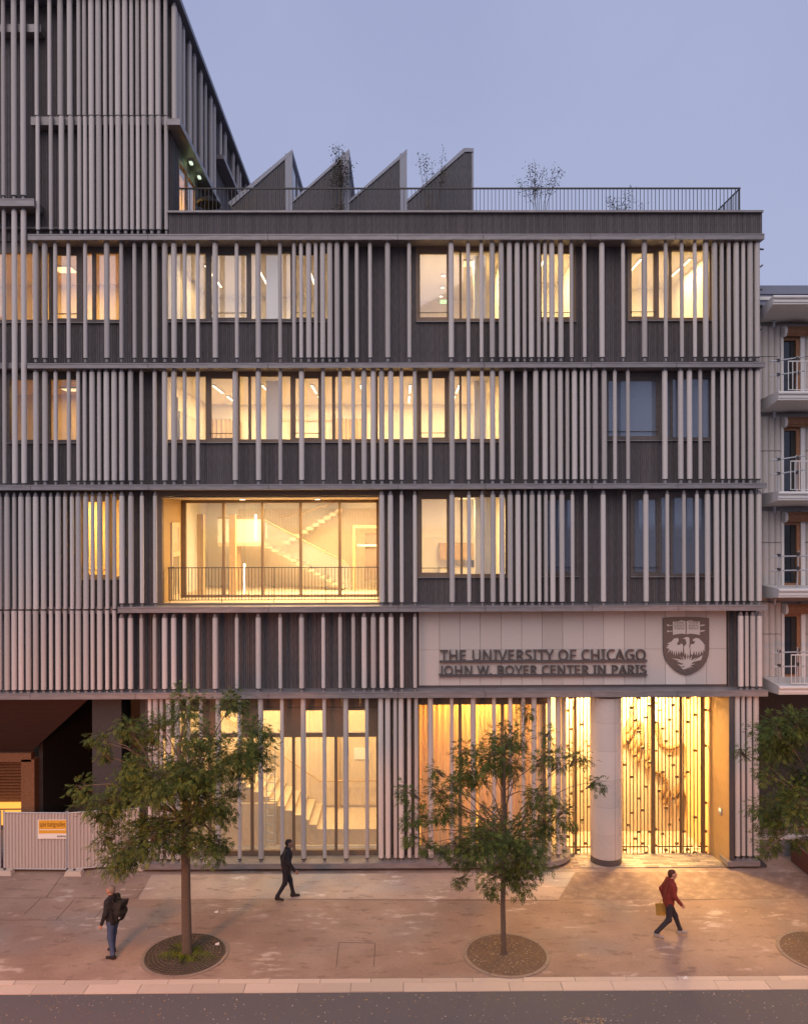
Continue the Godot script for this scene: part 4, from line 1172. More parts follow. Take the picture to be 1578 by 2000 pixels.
func gate() -> void:
	var g := thing("entrance_gate", "tall bronze entrance gate of thin bars with scattered small plates", "gate", Vector3(0, 0, -1.0))
	var m: Material = M["gold steel"]
	var sc := 1586.0 / 25.8
	var per := 26.17 / 3.757 / sc
	var first := 5.269
	for k in 43:
		var x := first + k * per
		if x > 5.0 + 0.02 and x < 9.78:
			put(g, "bar", MB.new().box(x - 0.014, x + 0.014, 0.035, 5.19, -0.02, 0.02), m)
	for x in [5.563, 8.027, 8.933, 9.62]:
		var w := 0.055 if x > 7.5 and x < 8.5 else 0.03
		put(g, "post", MB.new().box(x - w, x + w, 0.012, 5.2, -0.05, 0.05), m)
	for r in [[4.919, 6.012], [6.012, 7.872], [8.166, 9.309], [9.473, 9.783]]:
		for y in [5.003, 0.237]:
			put(g, "rail", MB.new().box(r[0], r[1], y - 0.022, y + 0.022, -0.016, 0.016), m)
	var blocks := [5.328, 4.577, 5.549, 4.671, 5.442, 4.984, 5.782, 4.137, 5.443, 3.987, 5.329, 3.458, 5.993, 3.455, 5.662, 3.231, 7.129, 2.852, 7.249, 3.593, 7.365, 4.664, 7.358, 2.465, 7.477, 4.273, 7.473, 3.145, 7.592, 4.966, 7.588, 3.899, 7.7, 3.382, 7.816, 4.358, 7.93, 4.735, 7.924, 2.917, 8.13, 4.808, 8.128, 4.2, 8.125, 3.294, 8.242, 4.586, 8.349, 3.995, 8.345, 2.612, 8.461, 3.596, 8.576, 4.281, 8.573, 3.144, 8.69, 4.74, 8.685, 2.836, 8.805, 3.902, 8.801, 2.462, 8.92, 4.583, 8.917, 3.446, 9.152, 4.968, 9.15, 4.2, 9.145, 2.608, 9.381, 4.429, 9.377, 3.288, 9.61, 3.899, 9.606, 2.736, 9.721, 4.58, 9.717, 3.443, 5.437, 1.941, 5.436, 1.52, 5.776, 2.013, 5.773, 1.102, 5.987, 1.522, 5.434, 0.952, 5.32, 0.571, 5.545, 0.345, 5.888, 0.352, 5.657, 0.149, 7.121, 0.141, 7.241, 0.938, 7.355, 1.324, 7.465, 0.495, 7.582, 1.778, 7.579, 0.72, 7.694, 1.4, 7.691, 0.342, 7.809, 2.154, 7.803, 0.042, 7.918, 0.718, 8.118, 0.795, 8.116, 0.275, 8.235, 2.009, 8.339, 0.646, 8.455, 1.474, 8.451, 0.134, 8.566, 0.945, 8.682, 1.773, 8.676, 0.046, 8.795, 0.336, 8.912, 1.932, 8.91, 1.09, 9.022, 0.725, 9.138, 0.139, 9.371, 1.166, 9.368, 0.042, 9.599, 0.332, 9.712, 1.624, 9.709, 0.713, 9.707, 0.04]
	for k in range(0, blocks.size(), 2):
		put(g, "plate", MB.new().box(blocks[k] - 0.055, blocks[k] + 0.055, blocks[k + 1] - 0.038, blocks[k + 1] + 0.038, -0.026, 0.026), m)
	lamp("passage_light", "left warm ceiling lamp in the passage behind the gate", Vector3(6.5, 5.17, -2.0), Vector2(0.9, 0.3), 13.5, Color(1.0, 0.8, 0.5))
	lamp("passage_light", "right warm ceiling lamp in the passage behind the gate", Vector3(8.3, 5.17, -2.0), Vector2(0.9, 0.3), 13.5, Color(1.0, 0.8, 0.5))

# ------------------------------------------------------------------ the pale neighbour at the right

func neighbour() -> void:
	var N := thing("apartment_building", "pale apartment building with fluted walls and white balconies at the right edge", "building")
	put(N, "wall", MB.new().box(11.35, 17.0, 5.3, 17.75, -6.0, -1.16), M["white stone"])
	put(N, "roof", MB.new().box(11.3, 17.0, 17.75, 18.02, -6.2, -0.75).box(11.32, 17.0, 17.4, 17.74, -1.1, -0.8), M["blue zinc"])
	put(N, "roof_band", MB.new().box(11.32, 17.0, 17.56, 17.66, -0.8, -0.72), M["white metal"])
	put(N, "downpipe", MB.new().rod(Vector3(11.24, 0.0, -0.7), Vector3(11.24, 17.8, -0.7), 0.05, 10), M["zinc"])
	var tops := [17.33, 14.46, 11.46, 8.55, 5.64]
	for k in 5:
		var t: float = tops[k]
		var f := -0.92
		if k < 4:
			var low: float = tops[k + 1]
			var x := 11.36
			for i in 16:
				if (x > 12.1 and x < 12.75) or x > 16.5:
					x += 0.2
					continue
				for s in [[low, low + 1.35], [low + 1.36, t - 0.55]]:
					put(N, "flute", MB.new().tube([Vector3(x + 0.09, s[0] + 0.005, f - 0.1), Vector3(x + 0.09, s[1] - 0.005, f - 0.1)], [0.105, 0.105], 16), M["white stone"])
				x += 0.2
			var dx0 := 12.12
			var win := put(N, "balcony_door", MB.new().box(dx0 + 0.08, dx0 + 0.62, t - 1.0, t - 0.9, f - 0.2, f - 0.02).box(dx0 + 0.5, dx0 + 0.62, low, t - 1.0, f - 0.2, f - 0.02).box(dx0 + 0.08, dx0 + 0.5, low, low + 0.06, f - 0.2, f - 0.02), M["orange wood"])
			put(win, "pane", MB.new().box(dx0 + 0.08, dx0 + 0.36, low + 0.06, t - 1.0, f - 0.16, f - 0.14), M["pane dark"])
			put(win, "stile", MB.new().box(dx0 + 0.36, dx0 + 0.5, low + 0.06, t - 1.0, f - 0.18, f - 0.1), M["black rubber"])
			put(N, "door_jamb", MB.new().box(dx0, dx0 + 0.08, low, t - 0.87, f - 0.22, f + 0.03), M["white metal"])
			put(N, "door_jamb", MB.new().box(dx0 + 0.62, dx0 + 0.74, low, t - 0.87, f - 0.22, f + 0.03), M["white metal"])
			var bl := put(N, "roller_blind", MB.new().tube([Vector3(dx0 + 0.1, t - 0.75, f + 0.1), Vector3(dx0 + 0.85, t - 0.75, f + 0.1)], [0.15, 0.15], 20), M["orange wood"])
			for i in 9:
				var a := deg_to_rad(-70 + i * 22)
				put(bl, "slat", MB.new().bar(Vector3(dx0 + 0.1, t - 0.75 + 0.152 * sin(a), f + 0.1 + 0.152 * cos(a)), Vector3(dx0 + 0.85, t - 0.75 + 0.152 * sin(a), f + 0.1 + 0.152 * cos(a)), 0.045, 0.02), M["orange wood"])
			put(bl, "end_cap", MB.new().tube([Vector3(dx0 + 0.02, t - 0.75, f + 0.1), Vector3(dx0 + 0.1, t - 0.75, f + 0.1)], [0.17, 0.175], 20), M["white metal"])
			put(N, "drain_stub", MB.new().rod(Vector3(11.85, t - 0.62, f + 0.12), Vector3(11.85, t - 0.42, f + 0.12), 0.045, 10), M["galvanised"])
		var zf := 0.55
		var xa := 11.2 if k == 0 else 11.34
		var slab := put(N, "balcony", MB.new().hexa([Vector3(11.5, t - 0.42, -0.95), Vector3(17, t - 0.42, -0.95), Vector3(11.5, t, -0.95), Vector3(17, t, -0.95), Vector3(xa, t - 0.26, zf), Vector3(17, t - 0.26, zf), Vector3(xa, t, zf), Vector3(17, t, zf)].map(func(v): return v)), M["white metal"])
		put(slab, "edge_moulding", MB.new().rod(Vector3(xa, t - 0.05, zf + 0.01), Vector3(17, t - 0.05, zf + 0.01), 0.055, 14), M["white metal"])
		put(slab, "edge_moulding", MB.new().box(xa + 0.01, 17, t - 0.2, t - 0.14, zf, zf + 0.03), M["white metal"])
		if k in [1, 2, 4]:
			var r0: float = [0.0, 11.68, 11.74, 0.0, 11.74][k]
			var rl := MB.new().box(r0, 17, t + 0.9, t + 0.93, 0.46, 0.5).box(r0, 17, t + 0.05, t + 0.07, 0.465, 0.495)
			var rail := put(slab, "railing", rl, M["white metal"])
			var x := r0
			while x < 13.0:
				put(rail, "baluster", MB.new().box(x, x + 0.02, t + 0.07, t + 0.9, 0.47, 0.49), M["white metal"])
				x += 0.13
	for k in [1, 2, 3, 4]:
		var t: float = tops[k]
		var where: String = ["", "on the highest balcony", "on the second highest balcony", "on the balcony beside the lower dark window", "on the lowest balcony"][k]
		var s := thing("scaffold_guard_rail", "galvanised scaffold guard rail " + where, "guard rail", Vector3(11.45, t, 0.2))
		for x in [0.05, 0.62]:
			put(s, "post", MB.new().rod(Vector3(x, 0, 0.0), Vector3(x - 0.03 + 0.05 * (k % 2), 1.12, 0.02 * k), 0.022, 8), M["galvanised"])
		for y in [0.55, 0.98]:
			put(s, "rail", MB.new().rod(Vector3(-0.2, y - 0.03, 0.05), Vector3(0.85 if k < 3 else 2.6, y + (0.12 if k < 3 else 0.02), 0.05), 0.022, 8), M["galvanised"])
			for x in [0.05, 0.62]:
				put(s, "coupler", MB.new().box(x - 0.04, x + 0.04, y - 0.03 + 0.04 * x, y + 0.05 + 0.08 * x, 0.0, 0.09), M["dark steel"])
	put(N, "lower_wall", MB.new().box(11.3, 17, 0.0, 5.3, -6.0, -4.0), M["dark interior"])
	var lw := thing("low_wall", "low grey concrete wall beside the entrance pier", "wall", Vector3(11.15, 0, -0.75))
	put(lw, "block", MB.new().box(0, 2.2, 0, 0.55, -0.2, 0.0), M["grey concrete"])
	put(lw, "coping", MB.new().box(-0.02, 2.22, 0.55, 0.6, -0.23, 0.03), M["stone tube 0"])
	var pl := thing("planter", "rust coloured steel planter box at the right edge", "planter", Vector3(12.15, 0, -0.4))
	put(pl, "side", MB.new().box(0, 0.03, 0, 0.62, 0, 2.6), M["rust steel"])
	put(pl, "front", MB.new().box(0.03, 2.2, 0, 0.62, 2.57, 2.6), M["rust steel"])
	put(pl, "rear", MB.new().box(0.03, 2.2, 0, 0.62, 0, 0.03), M["rust steel"])
	put(pl, "earth", MB.new().box(0.03, 2.2, 0, 0.5, 0.03, 2.57), M["soil"])

# ------------------------------------------------------------------ the open undercroft at the left and the hoarding before it

func undercroft() -> void:
	put(B, "pier", MB.new().box(-9.584, -8.675, 0, 5.27, -1.5, -0.6), M["grey panel"])
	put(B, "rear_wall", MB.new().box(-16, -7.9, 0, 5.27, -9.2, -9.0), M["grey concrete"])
	var xr := -9.7
	for k in 13:
		var a := k / 13.0
		var b := (k + 0.96) / 13.0
		var v := []
		for q in [[b, 0.0], [a, 0.0]]:
			var y := lerpf(5.1, 2.75, q[0])
			var z := lerpf(-0.7, -3.2, q[0])
			var x := lerpf(xr, -12.65, q[0])
			v.append_array([Vector3(-16, y, z), Vector3(x, y, z), Vector3(-16, y + 0.14, z + 0.03), Vector3(x, y + 0.14, z + 0.03)])
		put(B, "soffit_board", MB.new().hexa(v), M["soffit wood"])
	put(B, "soffit_beam", MB.new().box(-16, -12.62, 2.42, 2.72, -3.4, -3.1), M["orange wood"])
	put(B, "gate_pier", MB.new().box(-12.964, -12.509, 0, 2.5, -3.5, -3.1), M["orange wood"])
	put(B, "ramp_wall", MB.new().box(-12.509 + 0.003, -12.369, 0, 5.2, -8.9, -3.45), M["grey panel"])
	put(B, "side_wall", MB.new().box(-16.2, -16.0, 0, 5.27, -9.2, -0.5), M["grey panel"])  # unseen wall added to keep sky light out of the undercroft
	var sh := put(B, "shutter", MB.new().box(-16, -13.01, 0.05, 2.42, -3.5, -3.45), M["orange wood"])
	for k in 13:
		var y := 1.01 + k * 0.105
		put(sh, "louvre", MB.new().hexa([Vector3(-16, y, -3.3), Vector3(-12.98, y, -3.3), Vector3(-16, y + 0.02, -3.3), Vector3(-12.98, y + 0.02, -3.3), Vector3(-16, y + 0.07, -3.22), Vector3(-12.98, y + 0.07, -3.22), Vector3(-16, y + 0.09, -3.22), Vector3(-12.98, y + 0.09, -3.22)]), M["orange wood"])
	put(sh, "glowing_panel", MB.new().box(-16, -12.98, 0.15, 0.939, -3.44, -3.4), M["amber glow"])  # self-glowing panel stands in for the lit room behind
	put(sh, "glowing_panel", MB.new().box(-13.3, -12.98, 2.369, 2.475, -3.3, -3.28), M["amber glow"])
	put(sh, "glazing_bar", MB.new().box(-16, -12.98, 0.692, 0.728, -3.4, -3.36), M["frame wood"])
	hoarding("left panel of the corrugated hoarding, cut by the frame edge", Vector3(-14.087, 0.0, 0.095), Vector3(-12.111, 0.0, 0.084))
	hoarding("middle panel of the corrugated hoarding, carrying the yellow sign", Vector3(-12.002, 0.0, 0.086), Vector3(-10.086, 0.0, 0.147))
	hoarding("right panel of the corrugated hoarding, half behind the tree", Vector3(-10.039, 0.0, 0.148), Vector3(-8.026, 0.0, -0.233))
	for p in [[Vector3(-9.795, 0.0, 0.296), "concrete foot under the joint of the two right hoarding panels"], [Vector3(-8.072, 0.0, -0.084), "concrete foot at the right end of the hoarding"], [Vector3(-11.916, 0.0, 0.233), "concrete foot under the left joint of the hoarding"]]:
		var b := thing("concrete_block", p[1], "block", p[0], "feet of the hoarding")
		put(b, "block", MB.new().hexa([Vector3(-0.26, 0, -0.14), Vector3(0.26, 0, -0.14), Vector3(-0.22, 0.13, -0.11), Vector3(0.22, 0.13, -0.11), Vector3(-0.26, 0, 0.14), Vector3(0.26, 0, 0.14), Vector3(-0.22, 0.13, 0.11), Vector3(0.22, 0.13, 0.11)]), M["granite 1"])
		put(b, "socket", MB.new().rod(Vector3(0, 0.12, 0), Vector3(0, 0.17, 0), 0.035, 10), M["dark steel"])
	var s := thing("site_sign", "yellow and white company sign on the corrugated hoarding", "sign", Vector3(-10.942, 1.036, 0.17))
	var wide: float = -10.077 - -10.942
	put(s, "board", MB.new().box(0, wide, 0, 0.575, 0, 0.008), M["white plaster"])
	put(s, "yellow_field", MB.new().box(0.03, wide - 0.005, 0.16, 0.56, 0.008, 0.011), mat("sign yellow", lin(0.72, 0.36, 0.03), 0.5))
	put(s, "white_stripe", MB.new().box(0.05, wide - 0.02, 0.26, 0.285, 0.011, 0.013), M["white plaster"])
	letter_row(s, "spie batignolles", 0.06, wide - 0.03, 0.37, 0.125, 0.011, 0.004, M["black rubber"], "letter", "Droid Sans", 400)
	letter_row(s, "outarex", 0.58, wide - 0.01, 0.045, 0.065, 0.008, 0.004, M["black rubber"], "letter", "Droid Sans", 600)

func hoarding(label: String, a: Vector3, b: Vector3) -> void:
	var t := thing("construction_hoarding", label, "hoarding", a, "corrugated hoarding panels")
	var along := b - a
	var len := along.length()
	t.rotation.y = atan2(-along.z, along.x)
	var st := MB.new()
	var n := int(len / 0.0125)
	for k in n:
		var x0 := len * k / n
		var x1 := len * (k + 1) / n
		var z0 := 0.022 * clampf(1.9 * sin(x0 * TAU / 0.1), -1, 1)
		var z1 := 0.022 * clampf(1.9 * sin(x1 * TAU / 0.1), -1, 1)
		st.quad(Vector3(x0, 0.1, z0), Vector3(x1, 0.1, z1), Vector3(x1, 1.8, z1), Vector3(x0, 1.8, z0))
		st.quad(Vector3(x1, 0.1, z1 - 0.003), Vector3(x0, 0.1, z0 - 0.003), Vector3(x0, 1.8, z0 - 0.003), Vector3(x1, 1.8, z1 - 0.003))
	put(t, "corrugated_sheet", st, M["corrugated"])
	put(t, "top_rail", MB.new().rod(Vector3(0, 1.8, 0), Vector3(len, 1.8, 0), 0.022, 8), M["galvanised"])
	put(t, "bottom_rail", MB.new().rod(Vector3(0, 0.1, 0), Vector3(len, 0.1, 0), 0.022, 8), M["galvanised"])
	for x in [0.0, len]:
		put(t, "post", MB.new().rod(Vector3(x, 0.14, 0), Vector3(x, 1.86, 0), 0.024, 8), M["galvanised"])

# ------------------------------------------------------------------ what the windows mirror and what lights the pavement: across the street

func opposite() -> void:
	struct("far_pavement", MB.new().box(-150, 150, -0.28, 0.0, 15.5, 60), M["pavement"])
	var o := thing("low_building", "low brick building across the street, behind the viewer", "building", Vector3(0, 0, 27))
	put(o, "wall", MB.new().box(-45, 45, 0, 9.6, 0, 9), M["brick wall"])
	put(o, "roof", MB.new().box(-45.2, 45.2, 9.6, 9.8, -0.3, 9.2), M["dark zinc"])
	for k in 18:
		for y in [1.2, 5.4]:
			put(o, "window", MB.new().box(-42 + k * 4.8, -40 + k * 4.8, y, y + 2.4, -0.06, 0.02), M["pane dark"])
	for p in [[Vector3(-8.6, 0, 14.6), "street lamp on the far kerb, to the left of the view", 88.0], [Vector3(12.8, 0, 14.6), "street lamp on the far kerb, to the right of the view", 68.0]]:
		var t := thing("street_lamp", p[1], "street lamp", p[0], "street lamps")
		put(t, "pole", MB.new().tube([Vector3(0, 0, 0), Vector3(0, 3, 0), Vector3(0, 5.6, 0), Vector3(0, 5.85, -0.3), Vector3(0, 5.93, -1.1)], [0.09, 0.07, 0.05, 0.045, 0.04], 12), M["dark steel"])
		put(t, "lantern", MB.new().box(-0.16, 0.16, 5.89, 6.01, -1.75, -1.05), M["dark steel"])
		put(t, "lamp_glass", MB.new().box(-0.13, 0.13, 5.865, 5.885, -1.7, -1.1), M["sodium lamp"])
		var l := SpotLight3D.new()
		l.name = "lantern_light"
		l.position = Vector3(0, 5.83, -1.4)
		l.rotation = Vector3(-PI / 2 + 0.6, 0, 0)
		l.spot_angle = 78.0
		l.spot_angle_attenuation = 0.6
		l.spot_range = 60.0
		l.light_size = 0.5
		l.light_energy = p[2]
		l.light_color = Color(1.0, 0.6, 0.36)
		l.shadow_enabled = true
		t.add_child(l, true)

# ------------------------------------------------------------------ tree pits, trees

func annulus(parent: Node3D, called: String, r0: float, r1: float, y0: float, y1: float, parts: int, mats: Array) -> void:
	for k in parts:
		var a0 := TAU * k / parts + 0.006
		var a1 := TAU * (k + 1) / parts - 0.006
		var q := PackedVector2Array()
		for i in 9:
			var a := lerpf(a0, a1, i / 8.0)
			q.append(Vector2(cos(a), sin(a)) * r1)
		for i in 9:
			var a := lerpf(a1, a0, i / 8.0)
			q.append(Vector2(cos(a), sin(a)) * r0)
		put(parent, called, MB.new().plate(q, y0, y1), mats[k % mats.size()])

func pit(label: String, called: String, at: Vector3) -> Node3D:
	var t := thing(called, label, "tree pit", at)
	annulus(t, "edge_stone", 0.96, 1.05, -0.1, 0.02, 12, [M["edge stone"]])
	put(t, "earth", MB.new().plate(ring(0, 0, 0.965), -0.05, 0.012), M["soil"])
	return t

func scatter(parent: Node3D, called: String, n: int, r: float, y: float, colours: Array, size: float, lift: float) -> void:
	var st := MB.new()
	for k in n:
		var a := rnd(0, TAU)
		var d := r * sqrt(rng.randf())
		var s := size * rnd(0.5, 1.3)
		var t := rnd(0, TAU)
		var u := Vector3(cos(t), rnd(-lift, lift), sin(t)) * s
		var v := Vector3(-sin(t), rnd(-lift, lift), cos(t)) * s * 0.5
		var c := Vector3(d * cos(a), y + s * lift, d * sin(a))
		st.col = colours[rng.randi() % colours.size()]
		st.quad(c - u, c + v, c + u, c - v)
	joined(put(parent, called, st, M["person"]))

func street() -> void:
	var t := pit("round tree pit with a cast iron grate and a tuft of grass", "tree_grate", Vector3(-5.25, 0, 4.93))
	var bars := MB.new()
	for k in 9:
		var r := 0.22 + k * 0.09
		for i in 48:
			var a := TAU * i / 48
			var b := TAU * (i + 1) / 48
			bars.bar(Vector3(cos(a) * r, 0.03, sin(a) * r), Vector3(cos(b) * r, 0.03, sin(b) * r), 0.022, 0.025)
	for i in 60:
		var a := TAU * i / 60
		var d := Vector3(cos(a), 0, sin(a))
		bars.bar(d * (0.3 if i % 2 else 0.55) + Vector3(0, 0.031, 0), d * 0.95 + Vector3(0, 0.031, 0), 0.02, 0.022)
	joined(put(t, "grate_bars", bars, M["grate iron"]))
	var grass := MB.new()
	for k in 1800:
		var a := rnd(0, TAU)
		var d := 0.62 * pow(rng.randf(), 0.6) * (0.75 + 0.3 * sin(a * 2.0 + 1.0) + 0.2 * sin(a * 5.0))
		var c := Vector3(d * cos(a) + 0.05, 0.01, d * sin(a) + 0.08)
		var h := rnd(0.04, 0.13)
		var lean := Vector3(rnd(-1, 1), 0, rnd(-1, 1)) * 0.06
		var s := Vector3(cos(a * 3.0), 0, sin(a * 3.0)) * 0.008
		grass.col = [Color(0.09, 0.15, 0.02), Color(0.14, 0.2, 0.025), Color(0.2, 0.22, 0.03)][rng.randi() % 3]
		grass.tri(c - s, c + s, c + lean + Vector3(0, h, 0))
	joined(put(t, "grass_tuft", grass, M["leaf"]))
	var litter := [Color(0.3, 0.22, 0.12), Color(0.16, 0.1, 0.06), Color(0.42, 0.36, 0.28), Color(0.25, 0.13, 0.05), Color(0.35, 0.22, 0.06)]
	scatter(t, "dead_leaves", 90, 0.9, 0.045, litter, 0.02, 0.2)
	t = pit("round tree pit of bare soil strewn with dead leaves", "tree_pit", Vector3(2.58, 0, 5.03))
	scatter(t, "dead_leaves", 900, 0.93, 0.015, litter, 0.024, 0.35)
	t = pit("round tree pit cut by the right edge of the picture", "tree_pit", Vector3(10.32, 0, 5.0))
	scatter(t, "dead_leaves", 500, 0.93, 0.015, litter, 0.024, 0.35)
	# bits of paper on the pavement
	for p in [[Vector3(-4.958, 0.0, 2.849), "small white paper scrap on the pavement right of the left tree"], [Vector3(-4.553, 0.0, 4.542), "small white paper scrap on the tree grate"], [Vector3(6.555, 0.0, 6.137), "white paper scrap on the kerb in front of the gate"]]:
		var s := MB.new()
		s.hexa([Vector3(-0.05, 0.012, 0.03), Vector3(0.05, 0.014, 0.04), Vector3(-0.05, 0.016, 0.03), Vector3(0.05, 0.018, 0.04), Vector3(-0.06, 0.012, -0.04), Vector3(0.04, 0.05, -0.04), Vector3(-0.06, 0.016, -0.04), Vector3(0.04, 0.054, -0.04)])
		tag(put(self, "paper_scrap", s, M["white plaster"], p[0] + Vector3(0, 0.03 if p[0].x < -4.5 and p[0].x > -5.3 else 0.0, 0)), p[1], "paper")

func spray(st: MB, at: Vector3, dir: Vector3, len: float, tone: Color) -> void:
	# a feathered leaf: leaflets in pairs along a stalk
	var side := dir.cross(Vector3(rnd(-0.4, 0.4), 1, rnd(-0.4, 0.4))).normalized()
	var up := side.cross(dir).normalized()
	for k in 7:
		var f := (k / 2 + 1) / 3.6 if k < 6 else 1.0
		var s := 0.0 if k == 6 else (1.0 if k % 2 else -1.0)
		var base := at + dir * len * minf(f, 1.0) * 0.72 - up * len * f * f * 0.2
		var d := (dir * (0.55 if k < 6 else 1.0) + side * s * 0.85 - up * rnd(0.1, 0.5)).normalized() * len * rnd(0.34, 0.46)
		var w := d.cross(up).normalized() * len * rnd(0.065, 0.09)
		var v := rnd(0.75, 1.25)
		st.col = Color(tone.r * v, tone.g * v, tone.b * v)
		var m := base + d * 0.45
		var bend := up * len * 0.03
		st.tri(base, m + w + bend, base + d)
		st.tri(base, base + d, m - w + bend)

func tree(label: String, base: Vector3, trunk: Array, radii: Array, blobs: Array, spread: float, density: float, seed_no: int, low := 3) -> void:
	rng.seed = seed_no
	var t := thing("street_tree", label, "tree", base)
	put(t, "trunk", MB.new().tube(trunk, radii, 12), M["bark"])
	var leaves := MB.new()
	var twigs := MB.new()
	for k in range(0, blobs.size(), 3):
		var c := Vector3(blobs[k] - base.x, blobs[k + 1], 0)
		var r: float = blobs[k + 2]
		var z := rnd(-1, 1) * spread * maxf(0.25, 1.0 - absf(c.x) / 3.2)
		if c.y < 2.7:
			z = -absf(z)
		c.z = z
		c.y -= z * 0.25
		# the limb that carries this clump
		var root := 0
		for i in trunk.size():
			if trunk[i].y < c.y - 0.35 * absf(c.x) - 0.25 and i > 0:
				root = i
		root = low + rng.randi() % (maxi(root, low) - low + 1)
		var a: Vector3 = trunk[root]
		if root + 1 < trunk.size():
			a = a.lerp(trunk[root + 1], rng.randf() * 0.8)
		var m := a.lerp(c, 0.5) + Vector3(rnd(-0.15, 0.15), 0.1 + 0.25 * absf(a.x - c.x), rnd(-0.15, 0.15))
		var rr: float = clampf(radii[root] * 0.34, 0.01, 0.034)
		var way := []
		var thick := []
		for i in 9:
			var f := i / 8.0
			way.append(a.lerp(m, f).lerp(m.lerp(c, f), f) + Vector3(rnd(-0.02, 0.02), rnd(-0.02, 0.02), rnd(-0.02, 0.02)) * (1.0 if i > 0 else 0.0))
			thick.append(rr * (1.0 - 0.75 * f))
		put(t, "limb", MB.new().tube(way, thick, 7), M["bark"])
		var n := int(density * r * r * 1000.0)
		var hub := []
		for i in 7 + int(r * 18):
			var d := Vector3(rng.randfn(), rng.randfn() * 0.8, rng.randfn()).normalized() * r * rnd(0.3, 1.0)
			hub.append(c + d)
			twigs.tube([c.lerp(a, 0.12), c + d * 0.5 + Vector3(0, 0.03, 0), c + d], [0.008, 0.006, 0.003], 4, false)
		for i in n:
			var h: Vector3 = hub[rng.randi() % hub.size()]
			var p := h + Vector3(rng.randfn(), rng.randfn() * 0.8, rng.randfn()) * r * 0.26
			var out := (p - c)
			var dir := (out.normalized() * 0.8 + Vector3(rnd(-0.7, 0.7), rnd(-0.75, 0.25), rnd(-0.7, 0.7))).normalized()
			var tone: Color = [Color(0.052, 0.08, 0.02), Color(0.075, 0.11, 0.024), Color(0.042, 0.065, 0.02), Color(0.12, 0.15, 0.03)][rng.randi() % 4]
			if rng.randf() < 0.004:
				tone = Color(0.16, 0.11, 0.02)
			spray(leaves, p, dir, rnd(0.1, 0.18), tone)
	joined(put(t, "twigs", twigs, M["bark"]))
	joined(put(t, "crown", leaves, M["leaf"]))

func shrub(label: String, at: Vector3, h: float, w: float, n: int, amber: bool, seed_no: int) -> void:
	rng.seed = seed_no
	var t := thing("roof_shrub", label, "shrub", at)
	var leaves := MB.new()
	for k in 7:
		var top := Vector3(rnd(-w, w), h * rnd(0.65, 1.0), rnd(-0.25, 0.25))
		var mid := Vector3(top.x * 0.4 + rnd(-0.1, 0.1), h * 0.45, top.z * 0.4)
		put(t, "stem", MB.new().tube([Vector3(top.x * 0.15, 0, 0), mid, top], [0.014, 0.01, 0.004], 5), M["bark"])
		for i in n:
			var f := 0.25 + 0.75 * rng.randf()
			var p := mid.lerp(top, f) + Vector3(rng.randfn(), rng.randfn(), rng.randfn()) * 0.09
			if f < 0.5 and amber:
				p = Vector3(0, 0, 0).lerp(mid, rnd(0.2, 1.0)) + Vector3(rng.randfn() * 0.14, 0, rng.randfn() * 0.14)
			leaves.col = [Color(0.05, 0.05, 0.02), Color(0.07, 0.055, 0.02), Color(0.1, 0.07, 0.02)][rng.randi() % 3] if amber else [Color(0.03, 0.035, 0.02), Color(0.045, 0.045, 0.025)][rng.randi() % 2]
			var d := Vector3(rnd(-1, 1), rnd(-1, 0.4), rnd(-1, 1)).normalized() * rnd(0.04, 0.075)
			var s := d.cross(Vector3(rnd(-1, 1), 1, 0.3)).normalized() * 0.022
			leaves.quad(p, p + d * 0.5 + s, p + d, p + d * 0.5 - s)
	joined(put(t, "foliage", leaves, M["leaf"]))

